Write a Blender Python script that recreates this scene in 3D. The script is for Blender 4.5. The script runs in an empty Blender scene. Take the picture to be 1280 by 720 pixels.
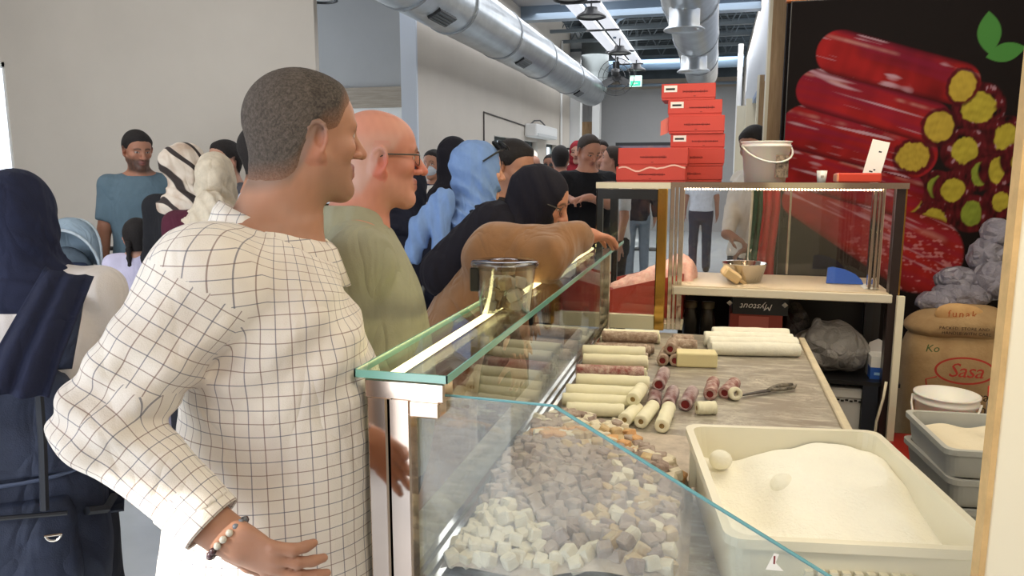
import bpy, bmesh, math, random
import numpy as np
from mathutils import Vector, Matrix

random.seed(7)
NR = np.random.RandomState(11)
SC = bpy.context.scene
COL = SC.collection
R = math.radians

# ------------------------------------------------------------------ camera
cam_data = bpy.data.cameras.new('camera')
cam = bpy.data.objects.new('camera', cam_data)
COL.objects.link(cam)
cam.location = (0, 0, 1.58)
cam.rotation_euler = (R(90 - 8.9476), 0, R(15.0014))
cam_data.sensor_width = 36
cam_data.lens = 940 / 1280 * 36
cam_data.clip_start = .02
cam_data.clip_end = 200
SC.camera = cam

# ------------------------------------------------------------------ world, sun, large lights, exposure
world = bpy.data.worlds.new('sky')
SC.world = world
world.use_nodes = True
_wn = world.node_tree.nodes
_wn['Background'].inputs[0].default_value = (.78, .88, 1.0, 1)
_wn['Background'].inputs[1].default_value = 2.4


def add_light(name, kind, loc, rot, energy, color=(1, 1, 1), size=1, size_y=None, angle=None):
    d = bpy.data.lights.new(name, kind)
    d.energy = energy
    d.color = color
    if kind == 'AREA':
        d.size = size
        if size_y:
            d.shape = 'RECTANGLE'
            d.size_y = size_y
    if angle is not None:
        d.angle = angle
    o = bpy.data.objects.new(name, d)
    o.location = loc
    o.rotation_euler = rot
    COL.objects.link(o)
    return o


def aim(loc, to):
    return (Vector(to) - Vector(loc)).to_track_quat('-Z', 'Y').to_euler()


SUN_DIR = Vector((.55, .72, -.62))       # comes in low through the open entrance behind
add_light('sun', 'SUN', (-6, -8, 8), SUN_DIR.to_track_quat('-Z', 'Y').to_euler(), 8.5, (1, .95, .86), angle=R(.6))
# daylight of the entrance doorway behind; then three overhead fills added for the hall
add_light('entrance_daylight', 'AREA', (-2.4, -1.15, 1.7), aim((-2.4, -1.15, 1.7), (-1.6, 4, 1.2)), 75, (.90, .95, 1), 4.2, 2.6)
add_light('hall_fill', 'AREA', (-1.2, 10.5, 4.1), (0, 0, 0), 260, (.95, .97, 1), 3.5, 9)
add_light('far_hall_fill', 'AREA', (-1.2, 16.5, 4.05), (0, 0, 0), 130, (.95, .97, 1), 3.5, 3.5)
add_light('hall_left_fill', 'AREA', (-4.6, 2.2, 4.1), (0, 0, 0), 55, (1, .97, .93), 3, 3.5)
# warm lamp over the stall, then a fill added to brighten its fronts
add_light('stall_lamp', 'AREA', (.35, 2.4, 2.75), (0, 0, 0), 19, (1, .86, .60), 1.3, 1.8)
add_light('stall_front_fill', 'AREA', (.75, .15, 2.7), aim((.75, .15, 2.7), (.75, 3.2, .9)), 20, (1, .88, .68), 1.0, .5)
# raised case: fill added for the left bay's pink heap, then the right bay's lit strip
add_light('bay_fill', 'AREA', (-.36, 3.47, 1.49), (0, 0, 0), 1.6, (1, .84, .66), .22, .02)
add_light('case_strip', 'AREA', (.28, 3.45, 1.49), (0, 0, 0), 1.2, (1, .84, .66), .8, .02)
add_light('stall_back_lamp', 'AREA', (1.1, 3.0, 2.9), aim((1.1, 3.0, 2.9), (1.0, 4.6, 1.4)), 7, (1, .86, .66), .9, .4)

SC.view_settings.view_transform = 'Standard'
SC.view_settings.look = 'None'
SC.view_settings.gamma = 1
SC.view_settings.use_curve_mapping = False
SC.view_settings.exposure = .36
SC.cycles.max_bounces = 8
SC.cycles.transparent_max_bounces = 24
SC.cycles.sample_clamp_indirect = 4
SC.cycles.caustics_reflective = False
SC.cycles.caustics_refractive = False


# ------------------------------------------------------------------ materials
def lin(c):
    out = []
    for v in c[:3]:
        v = v / 255.
        out.append(v / 12.92 if v <= .04045 else ((v + .055) / 1.055) ** 2.4)
    return tuple(out)


class Nodes:
    def __init__(s, m):
        m.use_nodes = True
        s.t = m.node_tree
        s.n = s.t.nodes
        s.b = s.n['Principled BSDF']
        s.out = s.n['Material Output']

    def new(s, kind, **kw):
        n = s.n.new(kind)
        for k, v in kw.items():
            setattr(n, k, v)
        return n

    def link(s, a, b):
        s.t.links.new(a, b)

    def math(s, op, a, b=None, c=None):
        n = s.n.new('ShaderNodeMath')
        n.operation = op
        for i, v in enumerate((a, b, c)):
            if v is None:
                continue
            if isinstance(v, (int, float)):
                n.inputs[i].default_value = v
            else:
                s.link(v, n.inputs[i])
        return n.outputs[0]

    def mix(s, f, a, b):
        n = s.n.new('ShaderNodeMix')
        n.data_type = 'RGBA'
        for sock, v in ((n.inputs[0], f), (n.inputs[6], a), (n.inputs[7], b)):
            if isinstance(v, (int, float)):
                sock.default_value = v
            elif isinstance(v, tuple):
                sock.default_value = (*v[:3], 1)
            else:
                s.link(v, sock)
        return n.outputs[2]

    def noise(s, scale, detail=3, rough=.5, vec=None, dist=0):
        n = s.n.new('ShaderNodeTexNoise')
        n.inputs['Scale'].default_value = scale
        n.inputs['Detail'].default_value = detail
        n.inputs['Roughness'].default_value = rough
        n.inputs['Distortion'].default_value = dist
        if vec is None:
            vec = s.coord()
        s.link(vec, n.inputs['Vector'])
        return n.outputs[0]

    def coord(s, which='Object'):
        return s.n.new('ShaderNodeTexCoord').outputs[which]

    def ramp(s, f, lo, hi):
        n = s.n.new('ShaderNodeMapRange')
        n.inputs[1].default_value = lo
        n.inputs[2].default_value = hi
        s.link(f, n.inputs[0])
        return n.outputs[0]

    def scaled(s, sx, sy, sz):
        n = s.n.new('ShaderNodeMapping')
        n.inputs['Scale'].default_value = (sx, sy, sz)
        s.link(s.coord(), n.inputs['Vector'])
        return n.outputs[0]

    def bump(s, h, strength, dist=.01):
        n = s.n.new('ShaderNodeBump')
        n.inputs['Strength'].default_value = strength
        n.inputs['Distance'].default_value = dist
        s.link(h, n.inputs['Height'])
        s.link(n.outputs[0], s.b.inputs['Normal'])


def mat(name, col, rough=.6, metal=0, var=.0, vscale=12, bump=0, bscale=60, bdist=.004, spec=.5, emit=None, sss=0, col2=None, stretch=None, sheen=0):
    m = bpy.data.materials.new(name)
    N = Nodes(m)
    c = lin(col)
    b = N.b
    b.inputs['Base Color'].default_value = (*c, 1)
    b.inputs['Roughness'].default_value = rough
    b.inputs['Metallic'].default_value = metal
    b.inputs['Specular IOR Level'].default_value = spec
    if sheen:
        b.inputs['Sheen Weight'].default_value = sheen
    if sss:
        b.inputs['Subsurface Weight'].default_value = sss
        b.inputs['Subsurface Radius'].default_value = (.012, .005, .003)
        b.inputs['Subsurface Scale'].default_value = 1
    vec = N.scaled(*stretch) if stretch else None
    if var or col2:
        c2 = lin(col2) if col2 else tuple(v * (1 - var) for v in c)
        c1 = c if col2 else tuple(min(1, v * (1 + var * .6)) for v in c)
        f = N.ramp(N.noise(vscale, 4, .6, vec), .32, .68)
        N.link(N.mix(f, c1, c2), b.inputs['Base Color'])
    if bump:
        N.bump(N.noise(bscale, 4, .6, vec), bump, bdist)
    if emit:
        b.inputs['Emission Color'].default_value = (*lin(emit[:3]), 1)
        b.inputs['Emission Strength'].default_value = emit[3]
    return m


def mat_attr(name, rough=.6, bump=0, bscale=200, bdist=.002, sss=0, spec=.4, var=0, vscale=60, sheen=0):
    """colour read from the mesh's own 'tint' attribute (skin, printed poster)"""
    m = bpy.data.materials.new(name)
    N = Nodes(m)
    a = N.new('ShaderNodeAttribute', attribute_name='tint')
    src = a.outputs['Color']
    if var:
        f = N.ramp(N.noise(vscale, 4, .6), .3, .7)
        dark = N.n.new('ShaderNodeMix')
        dark.data_type = 'RGBA'
        dark.blend_type = 'MULTIPLY'
        dark.inputs[0].default_value = 1
        N.link(src, dark.inputs[6])
        N.link(N.mix(f, (1 - var, 1 - var, 1 - var), (1, 1, 1)), dark.inputs[7])
        src = dark.outputs[2]
    N.link(src, N.b.inputs['Base Color'])
    N.b.inputs['Roughness'].default_value = rough
    N.b.inputs['Specular IOR Level'].default_value = spec
    if sss:
        N.b.inputs['Subsurface Weight'].default_value = sss
        N.b.inputs['Subsurface Radius'].default_value = (.010, .004, .002)
        N.b.inputs['Subsurface Scale'].default_value = 1
    if sheen:
        N.b.inputs['Sheen Weight'].default_value = sheen
    if bump:
        N.bump(N.noise(bscale, 3, .6), bump, bdist)
    return m


def mat_glass(name, tint=(255, 255, 255), ior=1.5, rough=.0, haze=0.0, hazecol=(255, 255, 255), haze_scale=0):
    """thin pane: clear with Fresnel reflection on each face; haze = pale veil painted in for a bright reflection"""
    m = bpy.data.materials.new(name)
    N = Nodes(m)
    N.n.remove(N.b)
    tr = N.new('ShaderNodeBsdfTransparent')
    tr.inputs[0].default_value = (*lin(tint), 1)
    gl = N.new('ShaderNodeBsdfGlossy')
    gl.inputs['Roughness'].default_value = rough
    fr = N.new('ShaderNodeFresnel')
    geo = N.new('ShaderNodeNewGeometry')
    N.link(N.math('ADD', N.math('MULTIPLY', geo.outputs['Backfacing'], 1 / ior - ior), ior), fr.inputs[0])   # same Fresnel on both faces
    mx = N.new('ShaderNodeMixShader')
    N.link(fr.outputs[0], mx.inputs[0])
    N.link(tr.outputs[0], mx.inputs[1])
    N.link(gl.outputs[0], mx.inputs[2])
    last = mx.outputs[0]
    if haze:
        df = N.new('ShaderNodeBsdfDiffuse')
        df.inputs[0].default_value = (*lin(hazecol), 1)
        m2 = N.new('ShaderNodeMixShader')
        f = N.math('MULTIPLY', N.ramp(N.noise(haze_scale or 9, 5, .6), .3, .75), haze)
        N.link(f, m2.inputs[0])
        N.link(last, m2.inputs[1])
        N.link(df.outputs[0], m2.inputs[2])
        last = m2.outputs[0]
    N.link(last, N.out.inputs[0])
    return m


# ------------------------------------------------------------------ object helpers
def tag(o, label=None, cat=None, group=None, kind=None):
    if label:
        o['label'] = label
    if cat:
        o['category'] = cat
    if group:
        o['group'] = group
    if kind:
        o['kind'] = kind
    return o


def link(name, mesh, m=None, parent=None, smooth=False):
    o = bpy.data.objects.new(name, mesh)
    COL.objects.link(o)
    if m is not None:
        for q in (m if isinstance(m, (list, tuple)) else [m]):
            mesh.materials.append(q)
    if smooth:
        mesh.polygons.foreach_set('use_smooth', [True] * len(mesh.polygons))
    if parent is not None:
        adopt(o, parent)
    return o


def wmat(o):
    M = o.matrix_basis.copy()
    if o.parent:
        M = wmat(o.parent) @ o.matrix_parent_inverse @ M
    return M


def adopt(o, parent):
    """parent a part that was modelled in world coordinates"""
    o.parent = parent
    o.matrix_parent_inverse = wmat(parent).inverted()


def thing(name, label, cat, loc=(0, 0, 0), rz=0, group=None):
    o = bpy.data.objects.new(name, None)
    o.empty_display_size = .1
    COL.objects.link(o)
    o.location = loc
    o.rotation_euler = (0, 0, rz)
    return tag(o, label, cat, group)


def copy_tree(o, parent=None):
    c = o.copy()
    COL.objects.link(c)
    if parent is not None:
        c.parent = parent
    for ch in list(o.children):
        copy_tree(ch, c)
    return c


class MB:
    """collects shapes into one bmesh"""

    def __init__(s):
        s.bm = bmesh.new()

    def _xf(s, verts, M):
        for v in verts:
            v.co = M @ v.co

    def box(s, lo, hi, M=None, bevel=0, seg=1):
        lo, hi = Vector(lo), Vector(hi)
        r = bmesh.ops.create_cube(s.bm, size=1)
        vs = r['verts']
        c, d = (lo + hi) / 2, hi - lo
        for v in vs:
            v.co = Vector((c.x + v.co.x * d.x, c.y + v.co.y * d.y, c.z + v.co.z * d.z))
        if bevel:
            es = list({e for v in vs for e in v.link_edges})
            r2 = bmesh.ops.bevel(s.bm, geom=es, offset=bevel, segments=seg, profile=.5, affect='EDGES')
            vs = list({v for f in r2['faces'] for v in f.verts} | {v for v in vs if v.is_valid})
        if M is not None:
            s._xf(vs, M)
        return s

    def tube(s, pts, r, n=8, caps=True):
        """round bar along points; r a number or one per point"""
        pts = [Vector(p) for p in pts]
        rs = r if isinstance(r, (list, tuple)) else [r] * len(pts)
        rings = []
        ref = None
        for i, p in enumerate(pts):
            a = pts[max(0, i - 1)]
            b = pts[min(len(pts) - 1, i + 1)]
            t = (b - a).normalized()
            if ref is None:
                ref = Vector((0, 0, 1)) if abs(t.z) < .9 else Vector((1, 0, 0))
            u = t.cross(ref).normalized()
            ref = u.cross(t).normalized()
            ring = [s.bm.verts.new(p + (u * math.cos(2 * math.pi * k / n) + ref * math.sin(2 * math.pi * k / n)) * rs[i]) for k in range(n)]
            rings.append(ring)
        for A, B in zip(rings, rings[1:]):
            for k in range(n):
                s.bm.faces.new((A[k], A[(k + 1) % n], B[(k + 1) % n], B[k]))
        if caps:
            s.bm.faces.new(rings[0][::-1])
            s.bm.faces.new(rings[-1])
        return s

    def lathe(s, prof, c=(0, 0, 0), n=24, close=False):
        """profile of (radius, z) turned about the vertical through c"""
        c = Vector(c)
        rings = []
        for r, z in prof:
            rings.append([s.bm.verts.new(c + Vector((max(r, 1e-4) * math.cos(2 * math.pi * k / n), max(r, 1e-4) * math.sin(2 * math.pi * k / n), z))) for k in range(n)])
        for A, B in zip(rings, rings[1:]):
            for k in range(n):
                s.bm.faces.new((A[k], A[(k + 1) % n], B[(k + 1) % n], B[k]))
        if close:
            for k in range(n):
                s.bm.faces.new((rings[-1][k], rings[-1][(k + 1) % n], rings[0][(k + 1) % n], rings[0][k]))
        return s

    def prism(s, poly, d, axis='y', at=0):
        """polygon of 2D points pushed along an axis from at to at+d"""
        def P(a, b, t):
            return {'y': (a, t, b), 'x': (t, a, b), 'z': (a, b, t)}[axis]
        A = [s.bm.verts.new(P(a, b, at)) for a, b in poly]
        B = [s.bm.verts.new(P(a, b, at + d)) for a, b in poly]
        n = len(poly)
        s.bm.faces.new(A)
        s.bm.faces.new(B[::-1])
        for k in range(n):
            s.bm.faces.new((A[k], B[k], B[(k + 1) % n], A[(k + 1) % n]))
        return s

    def grid(s, fn, nu, nv):
        g = [[s.bm.verts.new(fn(u / (nu - 1), v / (nv - 1))) for v in range(nv)] for u in range(nu)]
        for i in range(nu - 1):
            for j in range(nv - 1):
                s.bm.faces.new((g[i][j], g[i + 1][j], g[i + 1][j + 1], g[i][j + 1]))
        return s

    def mesh(s, name):
        bmesh.ops.recalc_face_normals(s.bm, faces=s.bm.faces)
        me = bpy.data.meshes.new(name)
        s.bm.to_mesh(me)
        s.bm.free()
        return me

    def build(s, name, m, parent=None, smooth=False):
        return link(name, s.mesh(name), m, parent, smooth)


def box(name, lo, hi, m, parent=None, bevel=0, M=None, seg=1):
    return MB().box(lo, hi, M, bevel, seg).build(name, m, parent)


def struct(o):
    o['kind'] = 'structure'
    return o


def RZ(deg, c=(0, 0, 0)):
    c = Vector(c)
    return Matrix.Translation(c) @ Matrix.Rotation(R(deg), 4, 'Z')


def text(name, body, M, size, m, parent, extrude=.0006, shear=0, align='CENTER', space=1.0):
    c = bpy.data.curves.new(name, 'FONT')
    c.body = body
    c.size = size
    c.extrude = extrude
    c.shear = shear
    c.align_x = align
    c.align_y = 'CENTER'
    c.space_character = space
    c.resolution_u = 2
    tmp = bpy.data.objects.new(name, c)
    COL.objects.link(tmp)
    bpy.context.view_layer.update()
    me = bpy.data.meshes.new_from_object(tmp)
    bpy.data.objects.remove(tmp)
    me.name = name
    me.materials.clear()
    me.materials.append(m)
    o = bpy.data.objects.new(name, me)
    COL.objects.link(o)
    o.matrix_basis = M
    if parent is not None:
        adopt(o, parent)
    return o


# ------------------------------------------------------------------ sculpting: signed distance fields meshed by surface nets
def smin(a, b, k):
    h = np.maximum(k - np.abs(a - b), 0) / k
    return np.minimum(a, b) - h * h * k * .25


def wave(seed, f, n=5):
    """cheap smooth noise: a sum of sines with random directions"""
    r = np.random.RandomState(seed)
    K = r.normal(size=(n, 3))
    K /= np.linalg.norm(K, axis=1)[:, None]
    K *= f * r.uniform(.6, 1.5, size=(n, 1))
    ph = r.uniform(0, 6.28, n)

    def fn(X, Y, Z):
        s = 0
        for k, p in zip(K, ph):
            s = s + np.sin(k[0] * X + k[1] * Y + k[2] * Z + p)
        return s / n
    return fn


class SDF:
    def __init__(s):
        s.ops = []

    def cap(s, a, b, ra, rb=None, k=.02, op='u'):
        rb = ra if rb is None else rb
        a, b = np.array(a, float), np.array(b, float)
        ab = b - a
        L2 = max(float(ab @ ab), 1e-9)

        def fn(X, Y, Z):
            px, py, pz = X - a[0], Y - a[1], Z - a[2]
            t = np.clip((px * ab[0] + py * ab[1] + pz * ab[2]) / L2, 0, 1)
            return np.sqrt((px - t * ab[0]) ** 2 + (py - t * ab[1]) ** 2 + (pz - t * ab[2]) ** 2) - (ra + t * (rb - ra))
        m = max(ra, rb)
        s.ops.append((op, fn, np.minimum(a, b) - m, np.maximum(a, b) + m, k))
        return fn

    def ell(s, c, r, rot=None, k=.02, op='u'):
        c, r = np.array(c, float), np.array(r, float)
        Q = np.eye(3) if rot is None else np.array(rot)

        def fn(X, Y, Z):
            px, py, pz = X - c[0], Y - c[1], Z - c[2]
            u = (Q[0, 0] * px + Q[1, 0] * py + Q[2, 0] * pz) / r[0]
            v = (Q[0, 1] * px + Q[1, 1] * py + Q[2, 1] * pz) / r[1]
            w = (Q[0, 2] * px + Q[1, 2] * py + Q[2, 2] * pz) / r[2]
            k0 = np.sqrt(u * u + v * v + w * w)
            k1 = np.sqrt((u / r[0]) ** 2 + (v / r[1]) ** 2 + (w / r[2]) ** 2) + 1e-6
            return k0 * (k0 - 1) / k1
        e = np.abs(Q) @ r
        s.ops.append((op, fn, c - e, c + e, k))
        return fn

    def tor(s, sec, k=.02, p=2.2, op='u'):
        """stack of elliptical sections (z, cx, cy, rx, ry)"""
        A = np.array(sec, float)
        A = A[np.argsort(A[:, 0])]
        zz = np.linspace(A[0, 0], A[-1, 0], 80)
        tt = []
        for c in range(1, 5):
            v = np.interp(zz, A[:, 0], A[:, c])
            pad = np.pad(v, 4, mode='edge')
            v = np.convolve(pad, np.ones(9) / 9, 'valid')
            tt.append(v)

        def fn(X, Y, Z):
            cx, cy, rx, ry = [np.interp(Z, zz, t) for t in tt]
            q = (np.abs((X - cx) / rx) ** p + np.abs((Y - cy) / ry) ** p) ** (1 / p)
            d = (q - 1) * np.minimum(rx, ry)
            return np.maximum(d, np.maximum(Z - zz[-1], zz[0] - Z))
        lo = np.array([(A[:, 1] - A[:, 3]).min(), (A[:, 2] - A[:, 4]).min(), zz[0]])
        hi = np.array([(A[:, 1] + A[:, 3]).max(), (A[:, 2] + A[:, 4]).max(), zz[-1]])
        s.ops.append((op, fn, lo, hi, k))
        return fn

    def custom(s, op, fn, lo=None, hi=None, k=.01):
        s.ops.append((op, fn, None if lo is None else np.array(lo, float), None if hi is None else np.array(hi, float), k))

    def plane(s, pt, n):
        """keep the side that n points away from"""
        n = np.array(n, float)
        n /= np.linalg.norm(n)
        pt = np.array(pt, float)
        s.ops.append(('i', lambda X, Y, Z: (X - pt[0]) * n[0] + (Y - pt[1]) * n[1] + (Z - pt[2]) * n[2], None, None, .01))

    def offset(s, d):
        s.ops.append(('o', d, None, None, 0))

    def disp(s, fn):
        s.ops.append(('d', fn, None, None, 0))

    def bounds(s):
        lo = np.min([o[2] for o in s.ops if o[0] == 'u'], axis=0)
        hi = np.max([o[3] for o in s.ops if o[0] == 'u'], axis=0)
        return lo, hi

    def run(s, xs, ys, zs):
        F = np.full((len(xs), len(ys), len(zs)), 1.0, np.float32)
        for op, fn, lo, hi, k in s.ops:
            if op == 'o':
                F -= fn
                continue
            if op == 'd':
                I = np.nonzero(np.abs(F) < .03)
                F[I] += fn(xs[I[0]], ys[I[1]], zs[I[2]])
                continue
            sl = []
            for ax, A in enumerate((xs, ys, zs)):
                if lo is None:
                    sl.append(slice(0, len(A)))
                    continue
                m = k + .035
                i0 = max(0, np.searchsorted(A, lo[ax] - m) - 1)
                i1 = min(len(A), np.searchsorted(A, hi[ax] + m) + 1)
                sl.append(slice(i0, max(i0, i1)))
            sl = tuple(sl)
            X = xs[sl[0]][:, None, None]
            Y = ys[sl[1]][None, :, None]
            Z = zs[sl[2]][None, None, :]
            if X.size == 0 or Y.size == 0 or Z.size == 0:
                continue
            d = fn(X, Y, Z)
            G = F[sl]
            if op == 'u':
                F[sl] = smin(G, d, k)
            elif op == 's':
                F[sl] = -smin(-G, d, k)
            elif op == 'i':
                F[sl] = np.maximum(G, d)
        return F


def axis(lo, hi, h, fine=(), hf=None):
    """coordinates from lo to hi, step h, step hf inside the fine intervals"""
    pts = []
    cuts = sorted({lo, hi, *[min(max(v, lo), hi) for f in fine for v in f]})
    for a, b in zip(cuts, cuts[1:]):
        m = (a + b) / 2
        st = hf if any(f[0] <= m <= f[1] for f in fine) else h
        n = max(1, int(math.ceil((b - a) / st)))
        pts += list(np.linspace(a, b, n + 1)[:-1])
    pts.append(hi)
    return np.array(pts, np.float32)


def nets(xs, ys, zs, F):
    S = F < 0
    nx, ny, nz = F.shape
    cnt = np.zeros((nx - 1, ny - 1, nz - 1), np.uint8)
    for a in (0, 1):
        for b in (0, 1):
            for c in (0, 1):
                cnt += S[a:nx - 1 + a, b:ny - 1 + b, c:nz - 1 + c]
    I, J, K = np.nonzero((cnt > 0) & (cnt < 8))
    nv = len(I)
    idx = np.full((nx - 1, ny - 1, nz - 1), -1, np.int32)
    idx[I, J, K] = np.arange(nv)
    P = np.zeros((nv, 3))
    W = np.zeros(nv)
    cs = [(a, b, c) for a in (0, 1) for b in (0, 1) for c in (0, 1)]
    co = {}
    for c in cs:
        co[c] = (F[I + c[0], J + c[1], K + c[2]], np.stack([xs[I + c[0]], ys[J + c[1]], zs[K + c[2]]], 1))
    for c in cs:
        for ax in range(3):
            if c[ax] == 0:
                e = list(c)
                e[ax] = 1
                fa, pa = co[c]
                fb, pb = co[tuple(e)]
                cr = (fa < 0) != (fb < 0)
                t = np.where(cr, fa / np.where(cr, fa - fb, 1), 0)
                P += np.where(cr[:, None], pa + t[:, None] * (pb - pa), 0)
                W += cr
    P /= np.maximum(W, 1)[:, None]
    faces = []
    for ax in range(3):
        a = [slice(None)] * 3
        b = [slice(None)] * 3
        a[ax] = slice(0, -1)
        b[ax] = slice(1, None)
        sa, sb = S[tuple(a)], S[tuple(b)]
        o1, o2 = [q for q in range(3) if q != ax]
        if ax == 1:
            o1, o2 = o2, o1
        E = list(np.nonzero(sa != sb))
        ok = (E[o1] > 0) & (E[o2] > 0) & (E[o1] < F.shape[o1] - 1) & (E[o2] < F.shape[o2] - 1)
        E = [q[ok] for q in E]
        if len(E[0]) == 0:
            continue
        fl = sa[tuple(E)]
        q = []
        for d1, d2 in ((1, 1), (0, 1), (0, 0), (1, 0)):
            e = [v.copy() for v in E]
            e[o1] -= d1
            e[o2] -= d2
            q.append(idx[tuple(e)])
        q = np.stack(q, 1)
        q[~fl] = q[~fl][:, ::-1]
        faces.append(q)
    return P, (np.concatenate(faces) if faces else np.zeros((0, 4), np.int32))


def relax(P, Fc, it=1, w=.5):
    E = np.concatenate([Fc[:, [0, 1]], Fc[:, [1, 2]], Fc[:, [2, 3]], Fc[:, [3, 0]]])
    for _ in range(it):
        A = np.zeros_like(P)
        n = np.zeros(len(P))
        for c in range(3):
            A[:, c] = np.bincount(E[:, 0], P[E[:, 1], c], len(P)) + np.bincount(E[:, 1], P[E[:, 0], c], len(P))
        n = np.bincount(E[:, 0], minlength=len(P)) + np.bincount(E[:, 1], minlength=len(P))
        P = P + w * (A / np.maximum(n, 1)[:, None] - P)
    return P


def quads_mesh(name, P, Fc):
    me = bpy.data.meshes.new(name)
    me.vertices.add(len(P))
    me.vertices.foreach_set('co', np.ascontiguousarray(P, np.float32).ravel())
    me.loops.add(Fc.size)
    me.loops.foreach_set('vertex_index', np.ascontiguousarray(Fc, np.int32).ravel())
    me.polygons.add(len(Fc))
    me.polygons.foreach_set('loop_start', np.arange(0, Fc.size, 4, dtype=np.int32))
    me.polygons.foreach_set('use_smooth', np.ones(len(Fc), bool))
    me.update()
    me.validate()
    return me


def tint(me, C):
    a = me.attributes.new('tint', 'FLOAT_COLOR', 'POINT')
    c4 = np.ones((len(C), 4), np.float32)
    c4[:, :3] = C
    a.data.foreach_set('color', c4.ravel())


def sculpt(name, sdf, h, m, parent=None, fine=((), (), ()), hf=None, color=None, uv=None, smooth=1, local=False):
    lo, hi = sdf.bounds()
    lo = lo - .03
    hi = hi + .03
    ax = [axis(lo[i], hi[i], h, fine[i], hf or h) for i in range(3)]
    F = sdf.run(*ax)
    P, Fc = nets(*ax, F)
    if smooth:
        P = relax(P, Fc, smooth, .5)
    me = quads_mesh(name, P, Fc)
    if color is not None:
        tint(me, color(P))
    if uv is not None:
        a = me.attributes.new('cloth', 'FLOAT_VECTOR', 'CORNER')
        a.data.foreach_set('vector', np.ascontiguousarray(uv(P, Fc), np.float32).ravel())
    o = link(name, me, m)
    if parent is not None:
        if local:
            o.parent = parent
        else:
            adopt(o, parent)
    return o


# ------------------------------------------------------------------ shared materials
M_WALL = mat('painted_wall', (205, 197, 186), .55, var=.04, vscale=1.5, bump=.06, bscale=90)
M_WALL_COOL = mat('grey_wall', (168, 168, 168), .7, var=.05, vscale=1.2)
M_WHITE = mat('white_paint', (232, 232, 230), .5)
M_WOOD = mat('pale_wood', (178, 146, 106), .55, col2=(150, 118, 82), vscale=6, stretch=(9, 9, .8), bump=.08, bscale=20)
M_WOODGREY = mat('weathered_wood', (172, 160, 145), .7, col2=(145, 134, 120), vscale=5, stretch=(.6, 6, 9))
M_FLOOR = mat('pale_floor', (186, 192, 196), .22, var=.08, vscale=3)
M_DECK = mat('dark_roof_deck', (62, 68, 70), .7, var=.3, vscale=3)
M_STEEL = mat('painted_steel', (132, 148, 164), .5)
M_STEELDARK = mat('grey_joist', (92, 100, 104), .5)
M_CHROME = mat('chrome', (226, 218, 208), .08, metal=1)
M_CHROMEROSE = mat('polished_steel', (222, 200, 184), .07, metal=1)
M_GOLD = mat('gold_metal', (200, 160, 84), .15, metal=1)
M_BLACK = mat('black_plastic', (22, 22, 24), .35)
M_DARK = mat('dark_interior', (34, 30, 28), .7)
M_CREAM = mat('cream_board', (228, 218, 192), .5)
M_GLASS = mat_glass('clear_glass')
M_PANE = mat_glass('pane_glass', (250, 252, 251), 1.5)
M_GREEN = mat('green_glass_edge', (120, 176, 160), .12, spec=.8)
M_POWDER = mat('powder', (240, 236, 220), .95, var=.06, vscale=30, bump=.5, bscale=120, bdist=.004)
M_RED = mat('red_card', (200, 68, 56), .6, var=.05, vscale=5)
M_REDDARK = mat('dark_red_print', (120, 22, 20), .6)
M_LABEL = mat('white_label', (236, 232, 224), .6)
M_INK = mat('black_ink', (28, 26, 26), .7)


def duct_mat():
    m = mat('galvanised_duct', (205, 210, 214), .3, metal=.92, var=.14, vscale=4)
    return m


M_DUCT = duct_mat()

# ------------------------------------------------------------------ the hall
struct(box('floor', (-9, -7, -.06), (3.2, 21, 0), M_FLOOR))
w = MB()
w.box((-9, 5.5, 0), (-6.75, 5.555, 4.2)).box((-6.14, 5.5, 0), (-3.07, 5.555, 4.2)).box((-6.75, 5.5, 0), (-6.14, 5.555, .9)).box((-6.75, 5.5, 2.52), (-6.14, 5.555, 4.2))
struct(w.build('wall_left', M_WALL))
w1 = struct(bpy.data.objects.new('window_1', None))
COL.objects.link(w1)
f = MB()
for lo, hi in (((-6.75, 5.49, .9), (-6.71, 5.565, 2.52)), ((-6.16, 5.49, .9), (-6.14, 5.565, 2.52)), ((-6.75, 5.49, .9), (-6.14, 5.565, .94)), ((-6.75, 5.49, 2.48), (-6.14, 5.565, 2.52))):
    f.box(lo, hi)
f.build('window_frame', M_WHITE, w1)
box('pane', (-6.72, 5.52, .93), (-6.15, 5.528, 2.49), M_GLASS, w1)

# unseen entrance wall added behind, openings shaped for sun and reflections; far left wall
w = MB()
w.box((-9, -1.4, 0), (-4.7, -1.3, 4.2)).box((-2.25, -1.4, 0), (-1.7, -1.3, 4.2)).box((-.9, -1.4, 0), (3.2, -1.3, 4.2))
w.box((-4.7, -1.4, 3.06), (-2.25, -1.3, 4.2)).box((-1.7, -1.4, 2.2), (-.9, -1.3, 4.2))
struct(w.build('wall_entrance_added', mat('brown_render', (178, 150, 128), .6, var=.08, vscale=3)))
w = MB()
for x, z in ((-4.7, 3.06), (-3.4, 3.06), (-2.31, 3.06), (-1.7, 2.2), (-.96, 2.2)):
    w.box((x, -1.42, 0), (x + .06, -1.28, z))
struct(w.build('trim_8', mat('door_mullion', (70, 58, 50), .5)))
struct(box('wall_left_outer', (-9.1, -1.4, 0), (-9, 5.56, 4.2), M_WALL))

# recess beyond the left wall: upper wall coloured darker for the ceiling's shade, above a weathered board
rb = struct(box('wall_recess', (-7.2, 10, 0), (-3.34, 10.1, 2.45), M_WHITE))
struct(box('wall_recess_upper', (-7.2, 10, 2.72), (-3.34, 10.1, 4.6), M_WALL_COOL))
struct(box('trim_1', (-7.2, 9.96, 2.44), (-3.34, 10.1, 2.72), M_WOODGREY))

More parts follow.
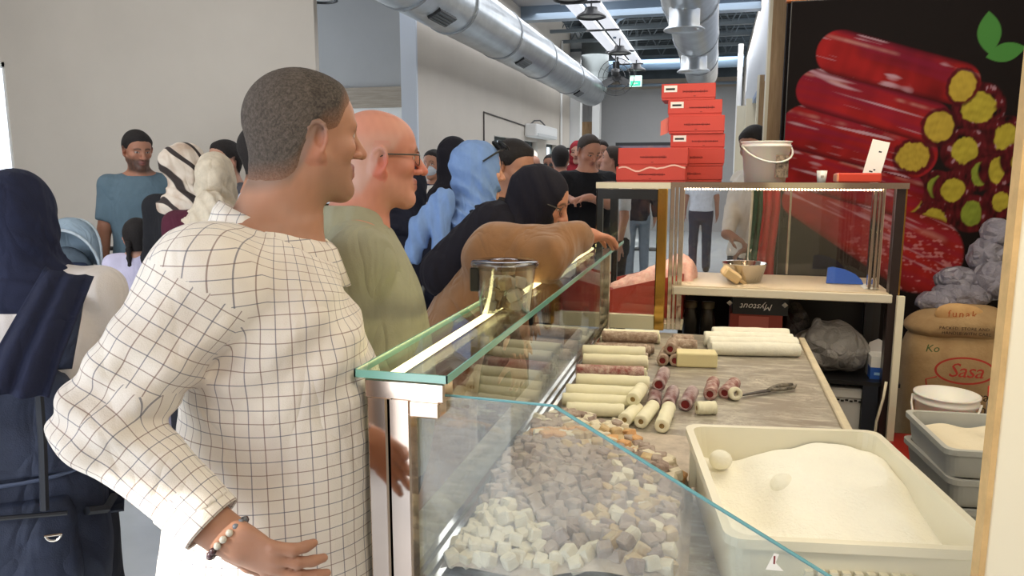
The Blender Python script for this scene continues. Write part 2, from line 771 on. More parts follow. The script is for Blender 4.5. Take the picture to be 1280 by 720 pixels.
# long side wall with three windows
X0, X1 = -3.35, -3.2
wins = ((10.92, 11.94), (12.75, 13.75), (14.5, 15.5))
w = MB()
ys = [7.92] + [v for p in wins for v in p] + [16.9]
for i in range(0, len(ys), 2):
    w.box((X0, ys[i], 0), (X1, ys[i + 1], 4.6))
for a, b in wins:
    w.box((X0, a, 0), (X1, b, .95)).box((X0, a, 2.08), (X1, b, 4.6))
struct(w.build('wall_side', M_WALL))
struct(box('trim_2', (X0 - .02, 7.88, 0), (X1 + .012, 7.92, 4.6), mat('cool_white_end', (206, 214, 226), .5)))
for i, (a, b) in enumerate(wins):
    e = struct(bpy.data.objects.new('window_%d' % (i + 2), None))
    COL.objects.link(e)
    f = MB()
    for lo, hi in (((a, .95), (a + .05, 2.08)), ((b - .05, .95), (b, 2.08)), ((a, .95), (b, 1.0)), ((a, 2.03), (b, 2.08)), ((a + .47, .95), (a + .51, 2.08))):
        f.box((X0 + .01, lo[0], lo[1]), (X0 + .05, hi[0], hi[1]))
    f.build('window_frame', mat('window_frame_grey', (70, 82, 84), .5) if i == 0 else bpy.data.materials['window_frame_grey'], e)
    box('pane', (X0 + .025, a + .04, .99), (X0 + .032, b - .04, 2.04), M_GLASS, e)

struct(box('pillar_side', (-3.25, 17.2, 0), (-3.02, 17.5, 4.6), M_WHITE))
struct(box('wall_side_recess', (-3.5, 16.9, 0), (-3.3, 20, 4.6), M_WALL_COOL))
struct(box('trim_3', (-3.3, 18.9, 2.35), (-2.9, 19.0, 2.75), M_WOOD))
struct(box('pillar_far', (-2.98, 18.7, 0), (-2.8, 19.0, 4.6), M_WHITE))
struct(box('wall_far', (-3.6, 20, 0), (2.8, 20.1, 3.85), M_WALL_COOL))
struct(box('trim_4', (-3.6, 19.95, 3.62), (2.8, 20.0, 3.85), mat('tan_trim', (172, 160, 146), .7)))
struct(box('wall_far_upper', (-3.6, 20.3, 3.85), (2.8, 20.4, 5.2), M_DECK))

# ceiling: near slab, steel edge beam, open deck with joists beyond
c = MB()
c.box((-9, -1.5, 4.2), (3.2, 5.6, 4.3)).box((-9, 5.6, 4.2), (3.2, 10.1, 4.3)).box((-3.6, 10.1, 4.2), (3.2, 12.4, 4.3))
struct(c.build('ceiling', mat('ceiling_grey', (168, 168, 170), .8)))
d = MB()
for i in range(27):
    y = 12.6 + i * .3
    d.box((-3.6, y, 4.75), (3.2, y + .16, 4.8)).box((-3.6, y + .16, 4.82), (3.2, y + .3, 4.86))
d.box((-3.8, 12.3, 4.9), (3.3, 20.5, 4.95))  # unseen solid plate, added to stop sun leaking through the deck gaps
struct(d.build('ceiling_deck', M_DECK))
b = MB()
b.box((-3.6, 12.4, 3.98), (3.2, 12.64, 4.02)).box((-3.6, 12.4, 4.3), (3.2, 12.64, 4.34)).box((-3.6, 12.5, 4.0), (3.2, 12.53, 4.32))
struct(b.build('ceiling_beam', M_STEEL))
web = None
for jy in (13.6, 14.8, 16.0, 17.2, 18.6):
    j = struct(bpy.data.objects.new('ceiling_joist', None))
    COL.objects.link(j)
    j.location = (0, jy, 0)
    for nm, z in (('top_chord', 4.66), ('bottom_chord', 4.18)):
        o = box(nm, (-3.4, -.04, z), (2.8, .04, z + .06), M_STEELDARK)
        o.parent = j
    for k in range(12):
        if web is None:
            m = MB()
            m.tube([(-.25, 0, 4.22), (0, 0, 4.68), (.25, 0, 4.22)], .016, 6)
            web = m.mesh('web_bar')
            web.materials.append(M_STEELDARK)
        o = bpy.data.objects.new('web_bar', web)
        COL.objects.link(o)
        o.parent = j
        o.location = (-3.1 + k * .5, 0, 0)

# right side of the passage: row of timber pilasters under a white fascia
struct(box('wall_passage', (.56, 5.2, 0), (.66, 20, 4.2), M_WALL))
for i, (xa, xb, y, zt) in enumerate(((.288, .47, 5.0, 3.4), (.375, .53, 8.0, 2.5), (.36, .52, 10.6, 2.5), (.3, .5, 13.0, 2.6))):
    p = struct(box('pilaster_passage_%d' % (i + 1), (xa, y, 0), (xb, y + .14, zt), M_WOOD if i < 2 else M_CREAM))
    box('edge_strip', (xa - .012, y - .006, 0), (xa + .006, y + .14, zt), M_CREAM, p)
fa = MB()
fa.box((.43, 5.3, 2.5), (.56, 14.5, 2.62)).box((.455, 5.3, 2.62), (.56, 14.5, 3.5))
struct(fa.build('trim_5', mat('fascia_white', (214, 218, 226), .45)))
struct(MB().box((.425, 5.3, 2.44), (.47, 14.5, 2.5)).build('trim_6', mat('fascia_blue', (148, 170, 205), .4)))
struct(MB().tube([(.33, 13.9, 0), (.33, 13.9, 3.7)], .045, 10).build('pole_passage', M_WHITE, smooth=True))

# stall enclosure on the right
struct(box('wall_stall_back', (.352, 4.66, 0), (2.7, 4.74, 3.4), mat('dark_stall_wall', (26, 20, 19), .8, spec=.15)))
struct(box('wall_stall_right', (2.62, -.8, 0), (2.7, 4.66, 3.4), M_CREAM))
struct(box('trim_7', (.34, 4.60, 2.50), (1.2, 4.66, 2.75), mat('orange_board', (214, 118, 60), .5)))
pl = struct(box('wall_stall_front', (.366, 1.06, 0), (.86, 1.085, 2.45), mat('cream_panel', (236, 226, 200), .45, var=.03, vscale=3)))
box('edge_strip', (.359, 1.058, 0), (.366, 1.087, 2.45), mat('ply_edge', (206, 170, 116), .6, var=.15, vscale=30), pl)


# ------------------------------------------------------------------ printed poster behind the stall (flat print)
def paint_poster():
    xa, xb, za, zb = .37, 1.95, .55, 2.495
    nx, nz = 330, 400
    X, Z = np.meshgrid(np.linspace(xa, xb, nx), np.linspace(za, zb, nz), indexing='ij')
    C = np.zeros((nx, nz, 3))
    C[:] = lin((27, 19, 18))
    rs = np.random.RandomState(3)

    def noise(u, v, fu, fv, seed, n=7):
        r = np.random.RandomState(seed)
        s = 0
        for _ in range(n):
            a, b, p = r.normal() * fu, r.normal() * fv, r.uniform(0, 6.28)
            s = s + np.sin(a * u + b * v + p + 1.2 * np.sin(2.2 * a * u + p))
        return s / n * 1.6
    rolls = [((0.632, 2.214), (1.221, 2.035), 0.126, 0.116), ((0.528, 2.02), (1.097, 1.837), 0.116, 0.116), ((0.469, 1.811), (1.032, 1.658), 0.131, 0.131), ((0.459, 1.611), (0.975, 1.458), 0.136, 0.136), ((0.47, 1.408), (1.113, 1.115), 0.101, 0.222)]
    caps = [((1.334, 1.908), 0.086, 0.086, 0.121, 1), ((1.288, 1.682), 0.066, 0.076, 0.111, 1), ((1.476, 1.748), 0.055, 0.076, 0.106, 1), ((1.372, 1.555), 0.045, 0.066, 0.086, 2), ((1.45, 1.576), 0.04, 0.076, 0.086, 1), ((1.164, 1.485), 0.045, 0.06, 0.086, 2), ((1.247, 1.473), 0.06, 0.066, 0.096, 1), ((1.483, 1.41), 0.045, 0.055, 0.086, 1), ((1.347, 1.344), 0.055, 0.071, 0.096, 2), ((1.055, 1.41), 0.045, 0.066, 0.086, 1), ((1.167, 1.298), 0.066, 0.076, 0.101, 1), ((1.054, 1.265), 0.035, 0.045, 0.071, 1), ((1.554, 1.63), 0.04, 0.071, 0.091, 1)]
    fronts = [((1.249, 2.017), 0.066, 0.081), ((1.154, 1.806), 0.076, 0.086), ((1.037, 1.649), 0.086, 0.081)]
    # dark red bed behind the stack of ends
    for (cx, cz), rx, rz, ro, k in caps:
        q = np.hypot((X - cx), (Z - cz)) / (ro * 1.12)
        rim = np.clip((1 - q) * 9, 0, 1)
        ring = noise(X, Z, 55, 55, int(cx * 999))
        col = np.array(lin((92, 22, 28)))[None, None] * (1 + .8 * ring[..., None])
        col = np.clip(col, .004, .5)
        hl = np.clip((ring - .75) * 3, 0, .55)[..., None]
        col = col * (1 - hl) + np.array(lin((214, 176, 190))) * hl
        C = C * (1 - rim[..., None]) + col * rim[..., None]
        e = np.hypot((X - cx) / rx, (Z - cz) / rz) + .1 * noise(X, Z, 60, 60, int(cz * 777))
        m = np.clip((1 - e) * 9, 0, 1)[..., None]
        core = np.array(lin((196, 178, 62) if k == 1 else (146, 160, 58)))[None, None] * (1 + .16 * noise(X, Z, 90, 90, 5)[..., None])
        C = C * (1 - m) + core * m
    for n, i in enumerate((4, 3, 2, 1, 0)):
        a, b, ra, rb = rolls[i]
        a, b = np.array(a), np.array(b)
        d = b - a
        L = np.hypot(*d)
        t = ((X - a[0]) * d[0] + (Z - a[1]) * d[1]) / L / L
        tc = np.clip(t, 0, 1)
        v = (-(X - a[0]) * d[1] + (Z - a[1]) * d[0]) / L
        r = ra + tc * (rb - ra)
        q = np.hypot(v, (t - tc) * L) / r
        m = np.clip((1 - q) * 16, 0, 1)[..., None]
        u = v / r
        streak = noise(t * L, v, 2.5, 70, 40 + i, 9)
        blot = noise(t * L, v, 11, 22, 60 + i, 9)
        base = np.array(lin((168, 34, 34)))[None, None] * (1 + .35 * blot[..., None])
        mag = np.clip(.5 + streak * 1.1 + u * .3, 0, 1)[..., None] * .7
        dk = np.clip(noise(t * L, v, 7, 14, 20 + i, 9) - .25, 0, 1)[..., None] * .8
        base = base * (1 - dk) + np.array(lin((70, 8, 14))) * dk
        base = base * (1 - mag) + np.array(lin((146, 30, 62))) * mag
        edge = np.clip((np.abs(u) - .72) * 3.4, 0, .85)[..., None]
        base = base * (1 - edge) + np.array(lin((58, 10, 18))) * edge
        w = np.clip((noise(t * L, v, 3.2, 120, 80 + i, 9) * .8 + .45 * noise(t * L, v, 9, 16, 90 + i) - .38) * 2.4, 0, .75) * (np.abs(u) < .93)
        if i >= 2:
            w = np.clip(w * 1.3, 0, .8)
        base = base * (1 - w[..., None]) + np.array(lin((226, 186, 200))) * w[..., None]
        hl = np.clip(1 - np.abs(u - .55) * 9, 0, 1) * np.clip(noise(t * L, v, 14, 8, 7 + i) + .2, 0, 1) * .5
        base = base * (1 - hl[..., None]) + np.array(lin((244, 190, 176))) * hl[..., None]
        if i == 4:
            w = np.clip((noise(X, Z, 130, 130, 91) - .35) * 3, 0, .75)[..., None] * np.clip((X[..., None] - .62) * 3, 0, 1)
            base = base * (1 - w) + np.array(lin((236, 168, 170))) * w
            base = base * .75 + np.array(lin((210, 60, 46))) * .25
        base = np.clip(base, .004, .95)
        C = C * (1 - m) + base * m
        if i < 3:
            (cx, cz), rx, rz = fronts[i]
            e = np.hypot((X - cx) / rx, (Z - cz) / rz) + .08 * noise(X, Z, 60, 60, 70 + i)
            ring = np.clip((1.28 - e) * 8, 0, 1)[..., None] * .8
            C = C * (1 - ring) + np.array(lin((70, 14, 22))) * ring
            mm = np.clip((1 - e) * 10, 0, 1)[..., None]
            core = np.array(lin((204, 174, 66)))[None, None] * (1 + .14 * noise(X, Z, 90, 90, 15 + i)[..., None])
            C = C * (1 - mm) + core * mm
    for (cx, cz), rx, rz, ang in (((1.352, 2.287), .058, .112, 6), ((1.437, 2.186), .094, .05, 14)):
        ca, sa = math.cos(R(ang)), math.sin(R(ang))
        p, q = (X - cx) * ca + (Z - cz) * sa, -(X - cx) * sa + (Z - cz) * ca
        if rx > rz:
            e = np.abs(q) / rz + (p / rx) ** 2
        else:
            e = np.abs(p) / rx + (q / rz) ** 2
        m = np.clip((1 - e) * 12, 0, 1)[..., None]
        C = C * (1 - m) + np.array(lin((84, 150, 70))) * m
    C *= .60
    P = np.stack([X, np.full_like(X, 4.6), Z], -1).reshape(-1, 3)
    I = np.arange(nx * nz).reshape(nx, nz)
    Fc = np.stack([I[:-1, :-1], I[1:, :-1], I[1:, 1:], I[:-1, 1:]], -1).reshape(-1, 4)
    me = quads_mesh('printed_sheet', P, Fc)
    tint(me, C.reshape(-1, 3))
    t = thing('poster', 'large dark poster of stacked red sweet rolls with yellow centres behind the stall', 'poster', (1.16, 4.6, .55))
    link('printed_sheet', me, mat_attr('poster_print', .7, spec=.12), t)
    box('backing_board', (.366, 4.603, .545), (1.955, 4.62, 2.5), M_BLACK, t)


paint_poster()


# ------------------------------------------------------------------ ceiling services
def duct(name, label, x, z, r, y0, y1, joints, vents, collars=(), elbow=False):
    t = thing(name, label, 'duct', (x, y0, z))
    m = MB()
    n = 28
    ng = int((y1 - y0) / .035)
    g = [(x, y0 + (y1 - y0) * i / ng, z) for i in range(ng + 1)]
    m.tube(g, [r - (.009 if i % 2 else 0) for i in range(ng + 1)], n, caps=True)
    link('pipe', m.mesh('pipe'), M_DUCT, t, True)
    ring = None
    for y in joints:
        mm = MB()
        mm.tube([(x, y - .018, z), (x, y + .018, z)], r + .012, n)
        mm.build('joint_band', mat('duct_band', (150, 154, 158), .35, metal=.9) if 'duct_band' not in bpy.data.materials else bpy.data.materials['duct_band'], t)
    for y, a in vents:
        mm = MB()
        M = Matrix.Translation((x, y, z)) @ Matrix.Rotation(R(a), 4, 'Y')
        mm.box((r - .02, -.22, -.07), (r + .012, .22, .07), M)
        v = mm.build('vent_grille', M_BLACK, t)
        mm = MB()
        for k in range(4):
            mm.box((r + .012, -.21, -.055 + k * .032), (r + .018, .21, -.045 + k * .032), M)
        mm.build('louvre', M_STEELDARK, v)
    for y, cr, dz in collars:
        mm = MB()
        mm.lathe([(cr, z - r + .06), (cr, z - r - dz), (cr + .05, z - r - dz - .035), (cr + .05, z - r - dz - .045), (cr - .01, z - r - dz - .03), (cr - .01, z - r + .06)], (x - .02, y, 0), 24)
        mm.build('outlet_collar', M_DUCT, t, True)
    if elbow:
        mm = MB()
        mm.tube([(x, y1 - .05, z), (x, y1 + .15, z + .05), (x, y1 + .3, z + .2), (x, y1 + .36, z + .45), (x, y1 + .36, 4.7)], r, n)
        mm.build('elbow', mat('dull_duct', (120, 126, 126), .5, metal=.6), t, True)


duct('ventilation_duct', 'long corrugated silver air duct running above the left-hand crowd', -2.66, 3.24, .30, 3.0, 16.6, (5.1, 6.3, 7.5, 9.3, 11.4, 13.8), ((6.9, 62), (10.0, 62), (14.2, 62)), elbow=True)
duct('ventilation_duct', 'silver air duct with two round outlet collars above the red boxes', -.34, 3.40, .30, 4.0, 15.4, (6.2, 8.6, 10.9, 13.0), (), ((7.9, .15, .12), (11.2, .18, .12)))
t = thing('cross_duct', 'plain blue-grey duct crossing under the far roof', 'duct', (-1, 18, 3.97))
MB().tube([(-2.6, 18, 3.97), (.5, 18, 3.97)], .14, 20).build('pipe', mat('blue_steel', (150, 178, 206), .3, metal=.6), t, True)
for x in (-1.9, -.9, .1):
    MB().tube([(x, 18, 4.05), (x, 18, 4.78)], .012, 6).build('hanger', M_STEELDARK, t)
t = thing('steel_pipe', 'thin pale pipe crossing before the far wall', 'pipe', (-1, 19.5, 3.66))
MB().tube([(-3.4, 19.5, 3.66), (.5, 19.5, 3.66)], .035, 10).build('pipe_run', M_STEEL, t, True)
t = thing('bent_conduit', 'bent pale conduit looping up beside the round-collared duct', 'pipe', (-1.6, 14, 4.0))
MB().tube([(-1.85, 14, 3.9), (-1.85, 14, 4.13), (-1.78, 14, 4.22), (-1.66, 14, 4.27), (-.6, 14, 4.3)], .03, 10).build('pipe_run', M_STEEL, t, True)
for nm, xa, lab in (('ceiling_strip', -2.2, 'long white perforated ceiling strip, the one nearer the long duct'), ('ceiling_strip', -1.91, 'long white perforated ceiling strip, the one nearer the collared duct')):
    t = thing(nm, lab, 'lamp', (xa + .1, 8, 3.93), group='twin ceiling strips')
    m = MB()
    m.box((xa, 7.0, 3.93), (xa + .21, 17.7, 3.945)).box((xa, 7.0, 3.93), (xa + .012, 17.7, 3.98)).box((xa + .198, 7.0, 3.93), (xa + .21, 17.7, 3.98))
    m.build('diffuser', mat('perforated_white', (226, 226, 224), .5, col2=(190, 192, 192), vscale=30, emit=(240, 244, 255, .55)), t)  # panels given a faint glow that whitens their undersides
    for y in (9.2, 11.0, 13.2, 15.6, 17.5):
        box('hanger_bar', (xa - .04, y, 3.9), (xa + .25, y + .04, 3.93), M_BLACK, t)
        MB().tube([(xa + .105, y + .02, 3.93), (xa + .105, y + .02, 4.2 if y < 12.4 else 4.7)], .008, 6).build('hanger', M_STEELDARK, t)
HB = thing('pendant_lamp', 'black dome lamp hung below the near end of the ceiling strips', 'lamp', (-1.80, 9.45, 3.62), group='black dome ceiling lamps')
m = MB()
m.lathe([(.01, .14), (.09, .135), (.1, .09), (.2, .03), (.215, 0), (.2, -.005), (.19, .02), (.09, .075), (.01, .08)], n=24)
o = m.build('dome', M_BLACK, smooth=True)
o.parent = HB
m = MB()
m.tube([(0, 0, .13), (0, 0, .32)], .012, 8)
o = m.build('stem', M_BLACK)
o.parent = HB
m = MB()
m.lathe([(.01, .018), (.1, .016), (.17, .022), (.17, .026), (.01, .03)], n=20)
o = m.build('diffuser', mat('lamp_glass', (190, 190, 186), .5), smooth=True)
o.parent = HB
for loc, lab in (((-1.79, 11.0, 3.70), 'black dome lamp, second along the ceiling strips'), ((-1.78, 14.2, 3.66), 'black dome lamp, third along the ceiling strips'), ((-1.76, 17.0, 3.70), 'smallest black dome lamp at the far end of the ceiling strips'), ((-5.02, 9.2, 3.74), 'black dome lamp above the recess left of the side wall')):
    c = copy_tree(HB)
    c.location = loc
    c['label'] = lab

t = thing('wall_fan', 'round black cage fan hanging beyond the long duct', 'fan', (-2.1, 16.3, 3.5))
m = MB()
for k in range(4):
    rr = (.38, .28, .18, .08)[k]
    m.tube([(-2.1 + rr * math.cos(a * math.pi / 12), 16.3, 3.5 + rr * math.sin(a * math.pi / 12)) for a in range(25)], .008, 5, caps=False)
for k in range(12):
    a = k * math.pi / 6
    m.tube([(-2.1, 16.26, 3.5), (-2.1 + .38 * math.cos(a), 16.3, 3.5 + .38 * math.sin(a))], .004, 4)
m.build('cage', M_BLACK, t)
MB().tube([(-2.1, 16.3, 3.5), (-2.1, 16.5, 3.5)], .07, 12).build('motor', M_BLACK, t)
for k in range(3):
    M = Matrix.Translation((-2.1, 16.34, 3.5)) @ Matrix.Rotation(k * 2.094, 4, 'Y') @ Matrix.Rotation(.4, 4, 'X')
    MB().box((-.07, -.004, .06), (.07, .004, .33), M).build('blade', M_BLACK, t)
MB().tube([(-2.1, 16.45, 3.5), (-2.1, 16.45, 4.7)], .02, 8).build('pole', M_BLACK, t)
t = thing('exit_sign', 'small green lit exit sign hung from the ceiling by the fan', 'sign', (-1.77, 17, 3.38))
box('case', (-1.9, 17, 3.37), (-1.64, 17.05, 3.6), mat('sign_white', (220, 240, 232), .4, emit=(200, 245, 225, .9)), t)
box('legend_plate', (-1.88, 16.994, 3.38), (-1.66, 17, 3.49), mat('sign_green', (60, 190, 140), .4, emit=(50, 190, 140, .9)), t)
m = MB()
m.prism([(-1.82, 3.435), (-1.78, 3.465), (-1.78, 3.445), (-1.72, 3.445), (-1.72, 3.425), (-1.78, 3.425), (-1.78, 3.405)], .003, 'y', 16.99)
m.build('arrow', M_WHITE, t)
MB().tube([(-1.77, 17.02, 3.6), (-1.77, 17.02, 4.7)], .008, 6).build('hanger', M_STEELDARK, t)
t = thing('security_camera', 'dark dome camera dangling between the fan and the exit sign', 'camera', (-1.98, 15.2, 3.42))
m = MB()
m.lathe([(.01, 3.36), (.06, 3.38), (.08, 3.45), (.08, 3.52), (.01, 3.54)], (-1.98, 15.2, 0), 14)
m.build('dome', M_BLACK, t, True)
MB().tube([(-1.98, 15.2, 3.5), (-1.98, 15.2, 4.7)], .014, 6).build('stem', M_BLACK, t)

# on the side wall
t = thing('air_conditioner', 'white wall air conditioner above the side-wall windows', 'air conditioner', (-3.2, 13.4, 2.12))
box('casing', (-3.198, 12.75, 2.14), (-2.98, 14.5, 2.36), M_WHITE, t, bevel=.02)
box('flap', (-2.995, 12.82, 2.15), (-2.97, 14.42, 2.2), mat('ac_flap', (205, 208, 208), .4), t)
MB().tube([(-3.15, 13.0, 2.36), (-3.13, 13.2, 2.43), (-3.12, 13.6, 2.46), (-3.12, 14.0, 2.4), (-3.13, 14.2, 2.35)], .014, 6).build('cable', M_BLACK, t)
t = thing('wall_conduit', 'thin dark conduit angled along the side wall to the air conditioner', 'pipe', (-3.19, 10.37, 1.2))
MB().tube([(-3.19, 10.37, 1.2), (-3.19, 10.37, 2.38), (-3.19, 12.75, 2.32)], .012, 6).build('pipe_run', mat('conduit_dark', (66, 60, 56), .5), t)
t = thing('wall_pipe', 'slim white riser pipe on the side wall past the windows', 'pipe', (-3.17, 15.8, 0))
MB().tube([(-3.17, 15.8, 0), (-3.17, 15.8, 4.2)], .025, 8).build('pipe_run', M_WHITE, t, True)
t = thing('wall_spot', 'small dark bracket lamp on the white riser pipe', 'lamp', (-3.1, 15.75, 1.98))
MB().tube([(-3.14, 15.76, 2.02), (-2.9, 15.7, 2.0), (-2.78, 15.7, 1.97)], [.015, .03, .05], 8).build('lamp_head', M_BLACK, t, True)
t = thing('television', 'dark framed television on a stand behind the low red boxes', 'television', (-1.3, 15, 0))
box('screen_frame', (-1.92, 15, 1.3), (-.72, 15.06, 2.1), M_BLACK, t)
m = mat('screen', (150, 120, 110), .3, col2=(70, 84, 120), vscale=3)
box('screen', (-1.86, 14.99, 1.36), (-.78, 15.0, 2.04), m, t)
MB().tube([(-1.3, 15.1, 0), (-1.3, 15.1, 1.7)], .04, 10).build('stand_pole', M_BLACK, t)
box('stand_foot', (-1.7, 14.9, 0), (-.9, 15.3, .03), M_BLACK, t)


# ------------------------------------------------------------------ the counter and its glass case
TZ = .85
def table_mat():
    m = mat('dusted_steel_top', (150, 143, 132), .45, metal=.25)
    N = Nodes(m)
    a = N.ramp(N.noise(5, 6, .65, dist=.6), .47, .68)
    b = N.ramp(N.noise(70, 3, .7), .35, .75)
    f = N.math('MULTIPLY', a, b)
    f2 = N.ramp(N.noise(14, 5, .7, N.scaled(.5, 2.2, 1)), .48, .75)
    f = N.math('MAXIMUM', f, N.math('MULTIPLY', f2, .8))
    N.link(N.mix(f, lin((152, 143, 130)), lin((236, 232, 216))), N.b.inputs['Base Color'])
    N.link(N.math('MULTIPLY_ADD', f, .4, .42), N.b.inputs['Roughness'])
    return m


t = thing('counter_table', 'long powder-dusted steel worktop under the glass case', 'counter', (-.1, 2.3, 0))
box('worktop', (-.59, 1.10, .81), (.375, 3.40, TZ), table_mat(), t)
box('edge_strip', (.375, 1.10, .80), (.40, 3.40, .862), mat('dusted_edge', (214, 200, 172), .6, var=.12, vscale=14), t, bevel=.003)
for i in range(4):
    y = 1.13 + i * .565
    box('front_panel', (-.585, y, .10), (-.565, y + .555, .81), mat('white_laminate', (214, 212, 206), .4) if i == 0 else bpy.data.materials['white_laminate'], t)
box('carcass', (-.56, 1.16, .10), (.30, 3.38, .81), M_DARK, t)
for x in (-.5, .24):
    for y in (1.25, 3.3):
        MB().tube([(x, y, 0), (x, y, .1)], .03, 10).build('leg', M_BLACK, t)

XP = -.465       # the upright customer-side pane stands in a track along the worktop
case = thing('display_case', 'narrow glass display case with green-edged ledge and chrome posts', 'display case', (-.48, 2.2, TZ))
for x0, x1, y0 in ((-.551, -.515, 1.112), (-.513, -.474, 1.114)):
    box('post', (x0, y0, TZ), (x1, y0 + .034, 1.236), M_CHROMEROSE, case, bevel=.003)
box('post', (-.505, 3.335, TZ), (-.475, 3.375, 1.236), M_CHROME, case, bevel=.003)
box('post', (-.470, 3.335, TZ), (-.440, 3.375, 1.236), M_CHROME, case, bevel=.003)
box('bracket', (-.551, 1.106, 1.204), (-.410, 1.15, 1.238), M_CHROMEROSE, case, bevel=.003)
box('bracket', (-.474, 1.108, 1.176), (-.420, 1.146, 1.204), M_CHROMEROSE, case, bevel=.003)
box('side_pane', (XP - .003, 1.15, TZ + .02), (XP + .003, 3.335, 1.238), mat_glass('coated_pane', (248, 250, 249), 1.68), case)
lg = box('glass_ledge', (-.567, 1.104, 1.240), (-.403, 3.52, 1.252), M_PANE, case)
e = MB()
e.box((-.5675, 1.1025, 1.2395), (-.4025, 1.106, 1.2525)).box((-.4055, 1.1025, 1.2395), (-.4025, 3.52, 1.2525)).box((-.5675, 1.1025, 1.2395), (-.5645, 3.52, 1.2525))
e.build('polished_edge', M_GREEN, lg)
box('lamp_strip', (-.528, 1.16, 1.228), (-.514, 3.33, 1.236), mat('lit_strip', (255, 244, 190), .4, emit=(255, 240, 170, 7)), case)
for x in (-.492, -.470, -.448):
    box('track_rail', (x - .006, 1.16, TZ), (x + .006, 3.33, TZ + .018), M_CHROME, case)
# near end pane with its sloping cut
ep = MB()
ep.prism([(-.474, TZ + .001), (.37, TZ + .001), (.37, .876), (-.236, 1.205), (-.474, 1.209)], .006, 'y', 1.136)
ep.build('end_pane', mat_glass('hazed_pane', (250, 252, 252), 1.6, .0, .20, (226, 230, 228), 7), case)  # white haze in the shader stands in for the pane's bright reflection
e = MB()
e.tube([(-.474, 1.139, 1.210), (-.236, 1.139, 1.206)], .0022, 6).tube([(-.236, 1.139, 1.206), (.37, 1.139, .877)], .0030, 6)
e.build('pane_edge', mat('blue_green_edge', (112, 170, 178), .15, spec=.8), case)
t = thing('price_sticker', 'small white paper sticker on the sloping end pane', 'sticker', (.1, 1.134, .98))
s = MB()
s.prism([(.098, .975), (.109, 1.003), (.116, 1.002), (.112, .988), (.124, .976)], .001, 'y', 1.1345)
s.build('paper', M_LABEL, t)
box('red_print', (.1085, 1.1338, .986), (.111, 1.1344, .999), M_REDDARK, t)


# ------------------------------------------------------------------ sweets on the worktop
def roll_proto(name, L, r, m, core, seed, flat=0.0, hole=.35):
    rs = random.Random(seed)
    mb = MB()
    n = 18
    rings = []
    prof = [(-L / 2 + .004, hole), (-L / 2, hole + .08), (-L / 2, .86), (-L / 2 + .004, 1.0)] + [(-L / 2 + L * k / 12, 1 + rs.uniform(-.045, .045)) for k in range(1, 12)] + [(L / 2 - .004, 1.0), (L / 2, .86), (L / 2, hole + .08), (L / 2 - .004, hole)]
    for x, k in prof:
        rings.append([mb.bm.verts.new((x, r * k * math.cos(2 * math.pi * i / n) * (1 + .03 * math.sin(3 * x * 40 + i)), r * k * math.sin(2 * math.pi * i / n))) for i in range(n)])
    for A, B in zip(rings, rings[1:]):
        for i in range(n):
            mb.bm.faces.new((A[i], A[(i + 1) % n], B[(i + 1) % n], B[i]))
    me = mb.mesh(name)
    me.polygons.foreach_set('use_smooth', [True] * len(me.polygons))
    me.materials.append(m)
    mb = MB()
    mb.tube([(-L / 2 + .003, 0, 0), (L / 2 - .003, 0, 0)], r * hole * 1.05, 12)
    cm = mb.mesh('filling')
    cm.materials.append(core)
    return me, cm


M_RW = mat('white_roll', (240, 234, 206), .75, var=.05, vscale=30, bump=.25, bscale=60)
M_RC = mat('coconut_roll', (205, 186, 168), .9, col2=(150, 122, 104), vscale=55, bump=.9, bscale=160, bdist=.006)
M_RP = mat('pink_coconut_roll', (222, 200, 190), .9, col2=(150, 76, 74), vscale=45, bump=.9, bscale=160, bdist=.006)
M_RR = mat('dark_red_roll', (106, 26, 34), .4, col2=(206, 190, 190), vscale=26, bump=.6, bscale=90, bdist=.004)
M_FILL = mat('nut_filling', (150, 122, 70), .7, var=.4, vscale=120)
M_FRED = mat('red_filling', (128, 24, 28), .4, var=.4, vscale=90)
protos = {
    'w': roll_proto('white_roll', .235, .0205, M_RW, M_FILL, 1),
    'c': roll_proto('coconut_roll', .20, .022, M_RC, M_FRED, 2, hole=.5),
    'p': roll_proto('pink_coconut_roll', .235, .021, M_RP, M_FRED, 3, hole=.5),
    'r': roll_proto('red_roll', .16, .021, M_RR, M_FRED, 4, hole=.6),
}


def roll(kind, a, b, label, group):
    a, b = Vector(a), Vector(b)
    me, cm = protos[kind]
    nm = me.name
    L = {'w': .235, 'c': .20, 'p': .235, 'r': .16}[kind]
    o = bpy.data.objects.new(nm, me)
    COL.objects.link(o)
    d = (b - a)
    o.location = (a + b) / 2
    o.rotation_mode = 'QUATERNION'
    o.rotation_quaternion = d.to_track_quat('X', 'Z')
    o.scale = (d.length / L, 1, 1)
    tag(o, label, 'sweet roll', group)
    c = bpy.data.objects.new('filling', cm)
    COL.objects.link(c)
    c.parent = o
    return o


G1 = 'lokum rolls stacked on the worktop'
def row(kind, y, z, x0, x1, lab, sk=.012):
    roll(kind, (x0, y - sk, z), (x1, y + sk, z), lab, G1)


